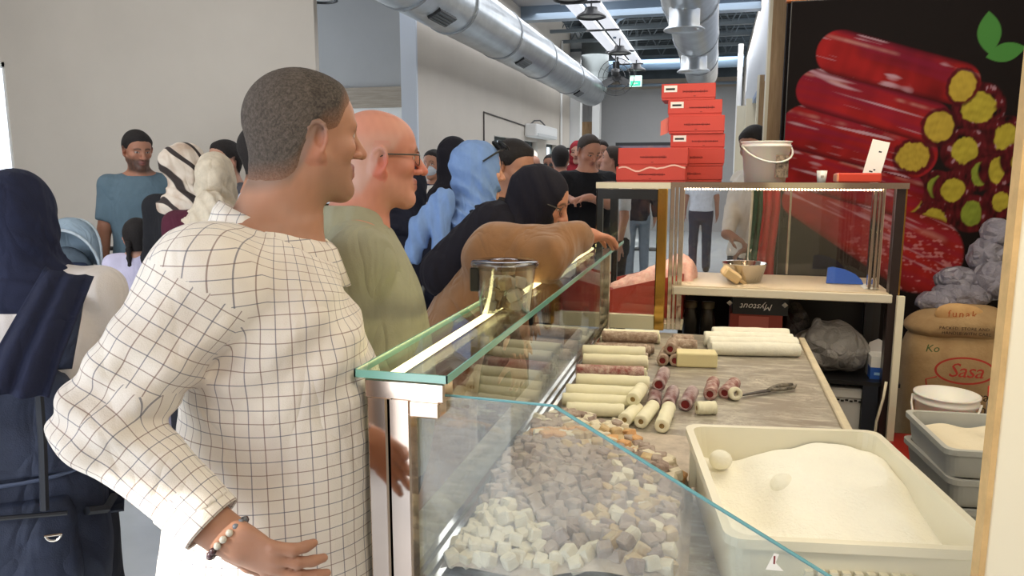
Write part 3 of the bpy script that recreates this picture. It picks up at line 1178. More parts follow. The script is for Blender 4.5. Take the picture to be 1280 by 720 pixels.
Lw = 'white sweet roll in the near stack, %s from the front of the stack'
row('w', 2.155, .871, -.405, -.235, Lw % 'lowest and first')
row('w', 2.205, .884, -.428, -.205, Lw % 'second')
row('w', 2.25, .900, -.425, -.19, Lw % 'third')
row('w', 2.262, .871, -.40, -.21, 'white sweet roll beneath the third roll of the near stack')
row('w', 2.315, .917, -.405, -.175, 'widest white sweet roll of the near stack, fourth from the front')
row('w', 2.315, .871, -.40, -.20, 'white sweet roll on the worktop beneath the widest roll')
row('p', 2.395, .926, -.42, -.20, 'pink and white coconut roll lying between white rolls of the near stack')
row('w', 2.375, .871, -.40, -.20, 'white sweet roll on the worktop beneath the pink coconut roll')
row('w', 2.435, .871, -.40, -.20, 'white sweet roll on the worktop behind the one beneath the pink roll')
row('w', 2.47, .945, -.41, -.195, 'white sweet roll directly behind the pink coconut roll')
row('w', 2.50, .895, -.41, -.20, 'white sweet roll low in the stack behind the pink coconut roll')
row('w', 2.55, .956, -.425, -.21, 'white sweet roll at the top back of the near stack')
row('w', 2.56, .911, -.41, -.20, 'white sweet roll low at the back of the near stack')
row('w', 2.54, .871, -.41, -.20, 'white sweet roll at the back on the worktop itself')
Lc = 'brown flecked coconut roll in the far stack, %s'
row('c', 2.80, .873, -.42, -.22, Lc % 'nearest and low')
row('c', 2.86, .892, -.43, -.23, Lc % 'second from the near side')
row('c', 2.92, .873, -.42, -.22, Lc % 'beneath the second')
row('c', 2.98, .915, -.42, -.20, Lc % 'topmost of all')
row('c', 2.975, .873, -.41, -.21, Lc % 'beneath the topmost')
row('w', 3.10, .90, -.43, -.20, 'white sweet roll at the far end below the pink heap, upper')
row('w', 3.09, .871, -.44, -.22, 'white sweet roll at the far end below the pink heap, lower')
row('w', 3.16, .871, -.44, -.20, 'white sweet roll furthest back on the worktop by the far posts')
G2 = 'loose rolls pointing to the near end of the worktop'
roll('w', (-.225, 2.082, .871), (-.20, 2.20, .871), 'white roll pointing to the front, first right of the stack', G2)
roll('w', (-.212, 2.175, .905), (-.195, 2.28, .91), 'short white roll lying on top of the roll first right of the stack', G2)
roll('w', (-.178, 2.078, .871), (-.155, 2.235, .871), 'white roll pointing to the front, second right of the stack', G2)
roll('w', (-.118, 2.055, .871), (-.108, 2.235, .871), 'white roll pointing to the front, lying alone beside dark red rolls', G2)
G3 = 'dark red rolls dusted with powder'
roll('r', (-.155, 2.255, .872), (-.16, 2.41, .872), 'dark red powdered roll nearest the white stack', G3)
roll('r', (-.112, 2.26, .872), (-.105, 2.41, .872), 'dark red powdered roll in the middle of the bottom row', G3)
roll('r', (-.062, 2.27, .872), (-.045, 2.42, .872), 'dark red powdered roll at the knife side of the bottom row', G3)
roll('r', (-.148, 2.34, .908), (-.14, 2.50, .908), 'dark red powdered roll lying on top of the others', G3)
roll('c', (-.165, 2.79, .873), (-.16, 2.95, .873), 'flecked roll pointing to the front beside the far coconut stack', G2)
roll('c', (-.12, 2.80, .873), (-.115, 2.95, .873), 'flecked roll pointing to the front nearest the yellow block', G2)
roll('c', (-.14, 2.82, .912), (-.135, 2.94, .912), 'flecked roll resting on two others beside the yellow block', G2)
roll('p', (.01, 2.40, .872), (.02, 2.55, .872), 'pink sugared roll lying by the knife blade', G2)
roll('p', (.055, 2.44, .868), (.09, 2.57, .868), 'thin pink sugared roll alongside the knife', G2)
roll('w', (-.028, 2.255, .869), (.028, 2.275, .869), 'short cut white roll lying alone near the sugar tray', G2)
m = MB()
m.lathe([(.009, -.012), (.020, -.012), (.022, 0), (.020, .012), (.009, .012)], n=20, close=True)
o = m.build('ring_sweet', M_RW, smooth=True)
o.location = (.088, 2.43, .872)
o.rotation_euler = (R(80), 0, R(20))
tag(o, 'white ring-shaped cut end of a roll at the knife tip', 'sweet')

bl = box('sweet_block', (-.075, -.04, -.0275), (.075, .04, .0275), mat('pale_yellow_block', (236, 222, 172), .55, var=.03, vscale=10), None, bevel=.006, seg=2)
bl.location = (-.045, 2.845, .878)
bl.rotation_euler = (0, 0, R(8))
tag(bl, 'pale yellow rectangular sweet block on the worktop', 'sweet')
G4 = 'long white logs at the back of the worktop'
def log(a, b, r, lab, seed, m=M_POWDER):
    s = SDF()
    a, b = np.array(a), np.array(b)
    s.cap(a, b, r, k=.01)
    d = (b - a) / np.linalg.norm(b - a)
    s.plane(b - d * r * .3, d)
    s.plane(a + d * r * .3, -d)
    w1, w2 = wave(seed, 45), wave(seed + 1, 110)
    s.disp(lambda X, Y, Z: .0035 * w1(X, Y, Z) + .0012 * w2(X, Y, Z))
    o = sculpt('white_log', s, .006, m)
    return tag(o, lab, 'sweet log', G4)


log((.0, 3.02, .878), (.355, 3.085, .878), .027, 'long powdered white log, the front one of four', 3)
log((-.01, 3.09, .884), (.352, 3.145, .884), .030, 'long powdered white log, second from the front', 5)
log((-.03, 3.16, .886), (.345, 3.21, .886), .032, 'long powdered white log, third from the front', 7)
log((.0, 3.23, .890), (.335, 3.275, .890), .034, 'long powdered white log, the rearmost one', 9)
log((-.16, 3.06, .876), (-.04, 3.08, .876), .024, 'short flecked white log end left of the long logs', 11, M_RC)
log((-.155, 3.13, .878), (-.055, 3.15, .878), .025, 'short flecked white log end behind the other short one', 13, M_RC)

t = thing('knife', 'dark-handled knife with a curved loose grip lying on the worktop', 'knife', (.2, 2.55, .852))
M = Matrix.Translation((.195, 2.535, .86)) @ Matrix.Rotation(R(42), 4, 'Z')
m = MB()
m.prism([(-.115, -.006), (.0, -.012), (.0, .010), (-.115, .004)], .003, 'z', -.001)
for v in m.bm.verts:
    v.co = M @ v.co
m.build('blade', mat('dark_steel', (70, 66, 64), .3, metal=.8), t)
m = MB()
m.tube([M @ Vector(p) for p in ((0, 0, 0), (.03, .004, .004), (.07, .012, .004), (.115, .004, .004))], [.007, .009, .010, .006], 8)
m.tube([M @ Vector(p) for p in ((.01, -.002, .002), (.05, -.02, .003), (.10, -.018, .003), (.125, -.002, .003))], [.005, .006, .006, .004], 8)
m.build('handle', mat('worn_handle', (150, 140, 124), .5, col2=(60, 54, 50), vscale=40), t, True)


# lokum cubes heaped behind the end pane
def heap_h(x, y):
    u, v = (x + .235) / .24, (y - 1.58) / .50
    b = max(0, 1 - u ** 4) * max(0, 1 - abs(v) ** 3.0)
    h = .012 + .085 * b ** .6 + .012 * math.sin(9 * x + 7 * y) + .008 * math.sin(23 * x - 17 * y)
    return max(.004, h)


HX0, HX1, HY0, HY1 = -.445, -.02, 1.165, 2.05
def in_heap(x, y):
    if not (HX0 <= x <= HX1 and HY0 <= y <= HY1):
        return False
    if y > 1.62 and x > -.02 - (y - 1.62) * .72:
        return False
    if y < 1.62 and x > -.035 - .0 * y:
        return False
    return True


mound = MB()
mound.grid(lambda u, v: (HX0 + (HX1 - HX0) * u, HY0 + (HY1 - HY0) * v, TZ + .001 + (max(0, heap_h(HX0 + (HX1 - HX0) * u, HY0 + (HY1 - HY0) * v) - .010) if in_heap(HX0 + (HX1 - HX0) * u, HY0 + (HY1 - HY0) * v) else 0)), 60, 110)
tag(mound.build('powder_bed', mat('grey_powder', (196, 182, 168), .95, var=.2, vscale=25, bump=.6, bscale=90), smooth=True), 'loose sugar and crumbs under the heap of cubes', kind='stuff')
mats = {
    'mauve': mat('mauve_cube', (184, 168, 156), .95, col2=(156, 138, 128), vscale=60, bump=.7, bscale=140, bdist=.003),
    'plum': mat('plum_cube', (166, 148, 138), .95, col2=(140, 120, 112), vscale=60, bump=.7, bscale=140, bdist=.003),
    'cream': mat('cream_cube', (222, 212, 190), .9, var=.08, vscale=50, bump=.6, bscale=140, bdist=.003),
    'tan': mat('tan_cube', (208, 188, 150), .9, col2=(186, 156, 118), vscale=50, bump=.6, bscale=140, bdist=.003),
    'orange': mat('orange_cube', (214, 166, 116), .8, var=.1, vscale=50, bump=.5, bscale=140, bdist=.003),
}
cube_me = {}
for k, m in mats.items():
    cube_me[k] = []
    for q in range(5):
        mb = MB().box((-.0135, -.0125, -.0125), (.0135, .0125, .0125), bevel=.0035)
        rs = random.Random(q * 7 + len(k))
        for v in mb.bm.verts:
            v.co += Vector((rs.uniform(-1, 1), rs.uniform(-1, 1), rs.uniform(-1, 1))) * .0016
        me = mb.mesh(k + '_lokum')
        me.materials.append(m)
        cube_me[k].append(me)


def zone(x, y, rs):
    """which sort lies where in the heap"""
    n = .06 * math.sin(11 * x + 5 * y) + rs.uniform(-.05, .05)
    if y < 1.25 + .5 * (-.26 - x) + n * .7 and x < -.17:
        return 'cream'
    if x > -.16 + n * .8:
        return rs.choice(['plum', 'mauve', 'cream', 'mauve', 'tan']) if y < 1.62 else rs.choice(['cream', 'tan', 'cream', 'orange'])
    if y > 1.82 + n:
        return rs.choice(['mauve', 'mauve', 'plum', 'cream'])
    if y > 1.69 + n:
        return rs.choice(['tan', 'cream', 'tan', 'orange', 'mauve'])
    return rs.choice(['mauve', 'plum', 'mauve', 'plum', 'mauve', 'mauve'])


rs = random.Random(5)
cand = []
st = .0255
i = 0
y = HY0 + .014
while y < HY1:
    x = HX0 + .016 + (i % 2) * st * .5
    n = 0
    while x < HX1 - .012:
        px, py = x + rs.uniform(-.007, .007), y + rs.uniform(-.006, .006)
        if in_heap(px + .012, py) and py > HY0 + .012 and px > HX0 + .012:
            n += 1
            cand.append((px, py, i, n))
        x += st
    y += st * .87
    i += 1
labels = {'mauve': 'mauve-grey', 'plum': 'plum-grey', 'cream': 'cream white', 'tan': 'tan', 'orange': 'orange-tinted'}
ORD = 'first second third fourth fifth sixth seventh eighth ninth tenth eleventh twelfth thirteenth fourteenth fifteenth sixteenth seventeenth eighteenth nineteenth twentieth twenty-first twenty-second twenty-third twenty-fourth twenty-fifth twenty-sixth twenty-seventh twenty-eighth twenty-ninth thirtieth'.split() + ['further'] * 20
cand.sort(key=lambda p: p[1])
single, rest = cand[:300], cand[300:]
for (px, py, ri, ci) in single:
    k = zone(px, py, rs)
    o = bpy.data.objects.new('lokum_cube', rs.choice(cube_me[k]))
    COL.objects.link(o)
    o.location = (px, py, TZ + max(.0135, heap_h(px, py) - .006 + rs.uniform(-.006, .008)))
    o.rotation_euler = (rs.uniform(-.5, .5), rs.uniform(-.5, .5), rs.uniform(0, 3.14))
    tag(o, '%s lokum cube, %s row back from the end pane, %s from the side pane' % (labels[k], ORD[ri], ORD[ci - 1]), 'sweet', 'loose %s lokum cubes' % k)
mb = MB()
mset = list(mats)
for (px, py, ri, ci) in rest:
    k = zone(px, py, rs)
    M = Matrix.Translation((px, py, TZ + max(.0135, heap_h(px, py) - .006 + rs.uniform(-.006, .008)))) @ Matrix.Rotation(rs.uniform(0, 3), 4, 'Z') @ Matrix.Rotation(rs.uniform(-.5, .5), 4, 'X')
    n0 = len(mb.bm.faces)
    mb.box((-.0135, -.0125, -.0125), (.0135, .0125, .0125), M, bevel=.003)
    mb.bm.faces.ensure_lookup_table()
    for f in mb.bm.faces[n0:]:
        f.material_index = mset.index(k)
tag(mb.build('lokum_cubes', [mats[k] for k in mset]), 'far cubes at the back of the lokum heap', kind='stuff')


# ------------------------------------------------------------------ sugar tray
M_CRATE = mat('milky_plastic', (228, 222, 200), .4, var=.03, vscale=6, sss=.0)
def crate(name, label, cat, c, rz, W, L, H, m, z, group=None, ribs=True, wall=.006):
    t = thing(name, label, cat, (c[0], c[1], z), R(rz), group)
    mb = MB()
    def ring(wx, ly, zz):
        r = .03
        pts = []
        for sx, sy, a0 in ((1, 1, 0), (-1, 1, 90), (-1, -1, 180), (1, -1, 270)):
            for k in range(5):
                a = R(a0 + k * 22.5)
                pts.append(mb.bm.verts.new((sx * (wx / 2 - r) + r * math.cos(a), sy * (ly / 2 - r) + r * math.sin(a), zz)))
        return pts
    tp = .93
    rings = [ring(W * tp, L * tp, 0), ring(W, L, H - .016), ring(W + .018, L + .018, H - .016), ring(W + .018, L + .018, H), ring(W - 2 * wall, L - 2 * wall, H), ring(W * tp - 2 * wall, L * tp - 2 * wall, wall)]
    n = len(rings[0])
    for A, B in zip(rings, rings[1:]):
        for k in range(n):
            mb.bm.faces.new((A[k], A[(k + 1) % n], B[(k + 1) % n], B[k]))
    mb.bm.faces.new(rings[0][::-1])
    mb.bm.faces.new(rings[-1])
    o = mb.build('shell', m)
    o.parent = t
    if ribs:
        for k in range(9):
            o = box('rib', (-.085 + k * .019, -L / 2 - .004, H * .52), (-.073 + k * .019, -L / 2 + .006, H * .66), m)
            o.parent = t
        o = box('corner_lug', (-W / 2 - .008, L / 2 - .10, H * .3), (-W / 2 + .006, L / 2 - .085, H - .016), m)
        o.parent = t
    return t


TR = crate('sugar_tray', 'large milky white plastic tray of powdered sugar on the worktop', 'tray', (.205, 1.468), 9, .405, .53, .152, M_CRATE, TZ + .001)
MT = Matrix.Translation((.205, 1.468, TZ)) @ Matrix.Rotation(R(9), 4, 'Z')
wa, wb, wc = wave(21, 14), wave(22, 40), wave(23, 110)
def sugar(u, v):
    x, y = (u - .5) * .378, (v - .5) * .50
    z = .082 + .05 * math.exp(-((x - .07) / .13) ** 2 - ((y - .10) / .17) ** 2) + .015 * math.exp(-((x + .05) / .06) ** 2 - ((y + .02) / .08) ** 2)
    z += .030 * float(wa(x, y, 0)) + .014 * float(wb(x, y, 0)) + .005 * float(wc(x, y, 0)) + .006 * abs(float(wb(y, x, 1)))
    z -= .035 * math.exp(-((x + .12) / .09) ** 2 - ((y + .05) / .2) ** 2)
    ed = max(abs(x) / .189, abs(y) / .25)
    z = min(z, .135)
    return MT @ Vector((x * (1 + .02 * (z - .06) / .06), y * 1.0, z - .004 * max(0, ed - .9) * 10))
m = MB().grid(sugar, 120, 150)
tag(m.build('powdered_sugar', mat('icing_sugar', (250, 246, 232), .95, var=.03, vscale=8, bump=.6, bscale=140, bdist=.006), smooth=True), 'heaped white powdered sugar filling the tray', kind='stuff')
def lump(c, r, seed, lab):
    s = SDF()
    s.ell(c, r)
    w = wave(seed, 55)
    s.disp(lambda X, Y, Z: .005 * w(X, Y, Z))
    return tag(sculpt('sugared_lump', s, .005, M_POWDER), lab, 'sweet', 'sugared lumps in the tray')
lump((.155, 1.52, .955), (.026, .034, .024), 4, 'sugar-coated oval lump half sunk in the middle of the powder')
lump((.035, 1.625, .958), (.024, .026, .020), 6, 'sugar-coated lump at the far corner of the tray near the rolls')
lump((.185, 1.262, .934), (.024, .012, .008), 8, 'small flat flecked lump near the front of the powder')


# ------------------------------------------------------------------ raised case across the far end
rc = thing('raised_case', 'raised glass case with lit strip carrying boxes and a bucket', 'display case', (.12, 3.6, 0))
box('top_plate', (-.52, 3.42, 1.507), (.765, 3.93, 1.523), M_CHROME, rc)
box('top_trim', (-.52, 3.405, 1.497), (-.19, 3.42, 1.524), M_CREAM, rc)
box('top_trim', (-.185, 3.405, 1.502), (.765, 3.42, 1.526), M_CHROME, rc)
m = MB()
for k in range(62):
    x = -.12 + k * .0128
    m.box((x, 3.425, 1.493), (x + .006, 3.431, 1.499))
tag(m.build('lamp_beads', mat('warm_beads', (255, 214, 170), .4, emit=(255, 214, 160, 30)), rc), kind='stuff')
box('shelf', (-.17, 3.42, 1.024), (.735, 3.90, 1.066), mat('cream_stone', (226, 208, 178), .5, var=.08, vscale=6), rc)
box('shelf_front', (-.165, 3.408, 1.026), (.735, 3.42, 1.062), mat('cream_lip', (214, 204, 184), .5), rc, bevel=.003)
for x0, x1, m in ((-.19, -.172, M_CHROME), (-.168, -.155, M_CHROME), (-.15, -.128, M_CHROME)):
    box('corner_post', (x0, 3.425, .86), (x1, 3.45, 1.507), m, rc, bevel=.002)
for x0, x1 in ((.652, .666), (.672, .682), (.686, .698)):
    box('inner_post', (x0, 3.50, 1.066), (x1, 3.53, 1.507), M_CHROME, rc, bevel=.002)
box('outer_post', (.722, 3.42, 0), (.757, 3.47, 1.507), mat('dark_post', (52, 40, 38), .3, metal=.3), rc)
box('outer_post_strip', (.757, 3.425, 1.03), (.764, 3.46, 1.505), M_GOLD, rc)
box('cream_upright', (.750, 3.385, 0), (.778, 3.41, 1.06), M_CREAM, rc)
box('back_pane', (-.12, 3.90, 1.07), (.72, 3.905, 1.507), M_GLASS, rc)
box('front_pane', (-.125, 3.432, 1.068), (.72, 3.436, 1.49), M_GLASS, rc)
box('centre_bead', (.352, 3.90, 1.07), (.362, 3.91, 1.507), M_CHROME, rc)
m = MB()  # extra bead row added out of sight to brighten the pink heap
for k in range(16):
    x = -.475 + k * .0145
    m.box((x, 3.46, 1.496), (x + .007, 3.467, 1.502))
tag(m.build('lamp_beads', bpy.data.materials['warm_beads'], rc), kind='stuff')
# left bay with its black-framed door
fr = MB()
fr.box((-.512, 3.395, .905), (-.486, 3.42, 1.495)).box((-.486, 3.395, 1.45), (-.245, 3.42, 1.495))
dd = fr.build('door_frame', M_BLACK, rc)
box('door_pane', (-.486, 3.405, .93), (-.245, 3.409, 1.45), M_PANE, dd)
box('chrome_line', (-.516, 3.39, .9), (-.512, 3.42, 1.495), M_CHROME, dd)
box('gold_post', (-.245, 3.392, .86), (-.200, 3.43, 1.497), M_GOLD, rc, bevel=.004)
box('door_sill', (-.51, 3.39, .862), (-.246, 3.43, .925), mat('sill_cream', (206, 200, 172), .5), rc)
box('bay_floor', (-.52, 3.43, .86), (-.12, 3.93, .885), M_CREAM, rc)
box('back_leg', (-.52, 3.9, 0), (-.48, 3.93, 1.5), M_BLACK, rc)
box('back_leg', (.72, 3.88, 0), (.757, 3.91, 1.5), M_BLACK, rc)
box('lower_shelf', (-.16, 3.44, .655), (.80, 3.93, .672), M_BLACK, rc)
box('bottom_shelf', (-.16, 3.44, .33), (.80, 3.93, .35), M_BLACK, rc)
box('plinth', (-.52, 3.43, 0), (.80, 3.93, .05), M_BLACK, rc)
box('side_box', (.655, 3.44, .35), (.715, 3.9, .655), mat('dark_blue_side', (26, 32, 44), .6), rc)
box('dark_back', (-.16, 3.93, .05), (.80, 3.945, 1.024), M_DARK, rc)

MB().tube([(.735, 3.40, .69), (.725, 3.385, .62), (.705, 3.38, .52), (.70, 3.38, .40), (.69, 3.38, .06)], .006, 6).build('power_cord', M_CREAM, rc, True)

# red cake cartons on the raised case
def scribble(x0, x1, y, z, h, parent, seed):
    r = random.Random(seed)
    m = MB()
    x = x0
    while x < x1:
        w = r.uniform(.003, .006)
        hh = h * r.choice([.55, .6, .7, 1.0])
        m.box((x, y, z - hh * .5), (x + w * .7, y + .0006, z + hh * .5))
        m.box((x, y, z - h * .22), (x + w + .002, y + .0006, z - h * .02))
        x += w + r.uniform(.0005, .003)
    return m.build('printed_word', M_REDDARK, parent)


def carton(x0, x1, y0, y1, z0, z1, label, sticker=False, rz=0, word=True, torn=False, seed=1):
    t = thing('red_carton', label, 'box', ((x0 + x1) / 2, (y0 + y1) / 2, z0), 0, 'red cartons stacked on the raised case')
    h = z1 - z0
    b = box('tray_base', (x0 + .003, y0 + .003, z0), (x1 - .003, y1 - .003, z0 + h * .5), M_RED, t)
    l = box('lid', (x0, y0, z0 + h * .12), (x1, y1, z1 - .001), M_RED, t, bevel=.002)
    if word:
        xm = (x0 + x1) / 2 + (.03 if sticker else 0)
        scribble(xm - .055, xm + .06, y0 - .0008, z0 + h * .5, .012, t, seed)
        box('printed_mark', (xm - .006, y0 - .0008, z0 + h * .2), (xm + .004, y0 - .0002, z0 + h * .24), M_REDDARK, t)
    if sticker:
        s = box('sticker', (x0 + .012, y0 - .0012, z0 + h * .48), (x0 + .072, y0 - .0002, z0 + h * .88), M_LABEL, t)
        box('sticker_print', (x0 + .02, y0 - .0018, z0 + h * .6), (x0 + .062, y0 - .0012, z0 + h * .72), M_INK, s)
    if rz:
        t.rotation_euler = (0, 0, R(rz))
    return t


c1 = carton(-.435, -.130, 3.44, 3.66, 1.524, 1.594, 'red carton at the bottom of the low front pair with a torn edge', seed=1)
c2 = carton(-.428, -.122, 3.445, 3.665, 1.594, 1.677, 'red carton on top of the low front pair', seed=2)
m = MB()
xs = [-.425 + i * .0155 for i in range(20)]
up = [1.588 + .006 * math.sin(i * .9) - .010 * math.exp(-((i - 6) / 3.) ** 2) + .006 * (i > 11) for i in range(20)]
m.prism([(x, z - .004) for x, z in zip(xs, up)] + [(x, z + .003) for x, z in reversed(list(zip(xs, up)))], .001, 'y', 3.4385)
m.build('torn_edge', mat('torn_card', (238, 190, 176), .8), c1)
carton(-.285, .030, 3.69, 3.9, 1.524, 1.598, 'red carton at the very bottom of the tall rear stack', seed=3)
carton(-.285, .036, 3.685, 3.9, 1.598, 1.676, 'red carton second from the bottom of the tall rear stack', seed=4, word=True)
carton(-.213, .034, 3.69, 3.9, 1.676, 1.747, 'red carton third from the bottom of the tall stack, with sticker', True, seed=5)
carton(-.225, .030, 3.68, 3.9, 1.747, 1.830, 'red carton of the tall stack with a pale side flap sticking out', seed=6)
m = MB()
m.prism([(-.225, 1.752), (-.262, 1.738), (-.262, 1.805), (-.225, 1.826)], .004, 'y', 3.70)
m.build('side_flap', mat('pale_red_card', (226, 122, 106), .6), bpy.data.objects['red_carton.005'])
carton(-.230, .016, 3.69, 3.9, 1.830, 1.902, 'red carton second from the top of the tall stack, with sticker', True, seed=7)
carton(-.262, -.016, 3.69, 3.9, 1.902, 1.977, 'red carton on the very top of the tall stack, with sticker', True, seed=8)

M_BUCKET = mat('white_plastic', (248, 240, 232), .35, sss=.4)
def bucket(name, label, c, z, r, h, m=M_BUCKET, handle=1, a0=200, group=None):
    t = thing(name, label, 'bucket', (c[0], c[1], z), 0, group)
    b = MB()
    b.lathe([(.001, 0), (r * .84, 0), (r * .97, h * .86), (r * 1.02, h * .86), (r * 1.02, h * .90), (r * .98, h * .91), (r * .99, h * .97), (r * 1.04, h * .97), (r * 1.04, h), (r * .95, h), (r * .82, .006), (.001, .006)], n=32)
    o = b.build('body', m, smooth=False)
    o.data.polygons.foreach_set('use_smooth', [True] * len(o.data.polygons))
    o.parent = t
    pts = []
    for k in range(13):
        a = math.pi * k / 12
        pts.append((r * 1.06 * math.cos(a), -r * 1.05 * math.sin(a) * .98, h * .9 - h * .42 * math.sin(a)))
    o = MB().tube(pts, .0045, 6).build('handle', m, smooth=True)
    o.rotation_euler = (0, 0, R(a0))
    o.parent = t
    return t


b = bucket('white_bucket', 'white plastic bucket standing on the raised case by the man in white', (.217, 3.66), 1.524, .108, .182, a0=20)
lb = MB()
lb.grid(lambda u, v: (.217 + .1075 * math.sin(.35 + u * .75), 3.66 - .1075 * math.cos(.35 + u * .75), 1.545 + v * .10), 8, 2)
lb.build('dark_label', mat('dark_label', (60, 50, 44), .5, col2=(170, 150, 130), vscale=60), b, True)
t = thing('paper_cup', 'tiny white paper cup on the raised case beside the red packet', 'cup', (.44, 3.5, 1.524))
m = MB()
m.lathe([(.001, 0), (.017, 0), (.022, .052), (.020, .052), (.015, .003), (.001, .003)], (.44, 3.5, 1.524), 18)
m.build('body', M_LABEL, t, True)
box('printed_mark', (.434, 3.478, 1.545), (.446, 3.482, 1.555), M_WOODGREY, t)
t = thing('red_packet', 'flat orange-red packet lying on the raised case', 'packet', (.58, 3.52, 1.524))
box('packet_body', (.50, 3.47, 1.526), (.672, 3.58, 1.566), mat('orange_red', (206, 62, 38), .4), t, bevel=.006)
box('packet_end', (.497, 3.471, 1.528), (.53, 3.579, 1.563), mat('foil_end', (240, 150, 110), .3), t, bevel=.004)
t = thing('price_card', 'tall tilted white card standing behind the red packet', 'card', (.64, 3.60, 1.524))
Mc = Matrix.Translation((.648, 3.61, 1.524)) @ Matrix.Rotation(R(13), 4, 'Y') @ Matrix.Rotation(R(-6), 4, 'X')
MB().box((-.036, -.001, .0), (.036, .001, .185), Mc).build('card', M_LABEL, t)
for z, w, x in ((.135, .012, .008), (.055, .008, .006), (.045, .014, -.006)):
    MB().box((x - w / 2, -.0016, z), (x + w / 2, -.001, z + .006), Mc).build('printed_mark', M_INK, t)

# inside the raised case
t = thing('steel_bowl', 'shallow steel dish with a cream scoop in the raised case', 'bowl', (.145, 3.62, 1.068))
m = MB()
m.lathe([(.001, 0), (.075, 0), (.098, .085), (.104, .087), (.100, .083), (.078, .006), (.001, .004)], (.145, 3.62, 1.068), 28)
m.build('body', M_CHROME, t, True)
t = thing('cream_scoop', 'pale wooden scoop head leaning on the steel dish', 'scoop', (.08, 3.52, 1.068))
Ms = Matrix.Translation((.085, 3.505, 1.112)) @ Matrix.Rotation(R(35), 4, 'Y') @ Matrix.Rotation(R(20), 4, 'Z')
MB().box((-.045, -.028, -.022), (.045, .028, .022), Ms, bevel=.008).build('scoop_head', mat('pale_beech', (226, 196, 146), .5), t)
MB().tube([Ms @ Vector((.04, 0, 0)), Ms @ Vector((.10, .02, -.0))], .009, 8).build('handle', mat('pale_beech_handle', (216, 186, 138), .5), t)
t = thing('blue_scraper', 'blue curved plastic dough scraper in the raised case', 'scraper', (.585, 3.62, 1.068))
m = MB()
m.prism([(.505, 1.069), (.662, 1.069), (.652, 1.09), (.625, 1.115), (.58, 1.135), (.53, 1.145), (.508, 1.14)], .006, 'y', 3.64)
m.build('blade', mat('blue_plastic', (40, 92, 190), .35), t)
m = MB()
m.prism([(.64, 1.069), (.70, 1.069), (.70, 1.071), (.66, 1.08)], .10, 'y', 3.50)
tag(m.build('paper_scrap', M_LABEL), 'crumpled white paper scrap at the right end of the raised case shelf', 'paper')
t = thing('pink_heap_box', 'open red carton heaped with pink sugared shreds in the left bay', 'box', (-.3, 3.65, .885))
m = MB()
m.prism([(-.475, .888), (-.125, .888), (-.125, 1.10), (-.475, 1.01)], .012, 'y', 3.55)
m.prism([(-.475, .888), (-.125, .888), (-.125, 1.12), (-.475, 1.03)], .012, 'y', 3.87)
m.box((-.475, 3.55, .888), (-.463, 3.88, 1.01)).box((-.137, 3.55, .888), (-.125, 3.88, 1.10)).box((-.475, 3.55, .888), (-.125, 3.88, .9))
m.build('carton', mat('brick_red_card', (186, 66, 54), .6, var=.06), t)
s = SDF()
s.cap((-.44, 3.68, .99), (-.15, 3.70, 1.085), .05, .085, k=.03)
s.ell((-.145, 3.66, 1.12), (.055, .07, .06), k=.03)
s.cap((-.12, 3.60, 1.13), (-.105, 3.56, 1.02), .035, .02, k=.02)
w1, w2 = wave(31, 70), wave(32, 170)
s.disp(lambda X, Y, Z: .007 * w1(X, Y, Z) + .004 * w2(X, Y, Z))
tag(sculpt('pink_shreds', s, .006, mat('pink_sugar', (236, 176, 162), .85, col2=(246, 208, 194), vscale=60, bump=.5, bscale=200), t), kind='stuff')

# under the raised case
t = thing('dark_carton', 'black carton with white script standing upside down below the shelf', 'box', (.21, 3.6, .92))
box('body', (.10, 3.55, .925), (.34, 3.8, 1.0), mat('black_card', (24, 24, 26), .5), t)
text('script', 'Mystout', Matrix.Translation((.205, 3.5485, .962)) @ Matrix.Rotation(R(180), 4, 'Y') @ Matrix.Rotation(R(90), 4, 'X'), .042, M_LABEL, t, shear=.35)
for x in (.085, .325):
    m = MB()
    m.lathe([(.001, -.012), (.014, 0), (.001, .012)], (x, 3.546, .975), 10)
    m.build('pale_dab', M_LABEL, t)
t = thing('small_red_box', 'small red box below the black carton', 'box', (.19, 3.6, .672))
box('body', (.09, 3.56, .672), (.32, 3.8, .925), mat('dull_red', (150, 60, 46), .6), t)
box('label_band', (.13, 3.557, .86), (.26, 3.56, .915), mat('salmon_band', (190, 100, 86), .6), t)
for k, (x, lab) in enumerate(((-.09, 'dark glass jar below the shelf nearest the corner posts'), (-.01, 'dark glass jar below the shelf beside the small red box'))):
    t = thing('dark_jar', lab, 'jar', (x, 3.62, .672), group='jars below the shelf')
    m = MB()
    m.lathe([(.001, 0), (.034, 0), (.036, .2), (.028, .24), (.028, .27), (.001, .27)], (x, 3.62, .672), 18)
    m.build('body', mat('dark_glass', (48, 44, 40), .15), t, True)
    m = MB()
    m.lathe([(.03, .262), (.031, .29), (.001, .292)], (x, 3.62, .672), 18)
    m.build('lid', mat('jar_lid', (96, 84, 62), .4), t, True)


def crumple(name, ops, h, m, amp, f, seed, label, cat, group=None):
    s = SDF()
    for kind, *a in ops:
        getattr(s, kind)(*a)
    w1, w2 = wave(seed, f, 7), wave(seed + 1, f * 2.3, 7)
    s.disp(lambda X, Y, Z: amp * (np.abs(w1(X, Y, Z)) * 2 - .5) + amp * .5 * w2(X, Y, Z))
    return tag(sculpt(name, s, h, m), label, cat, group)


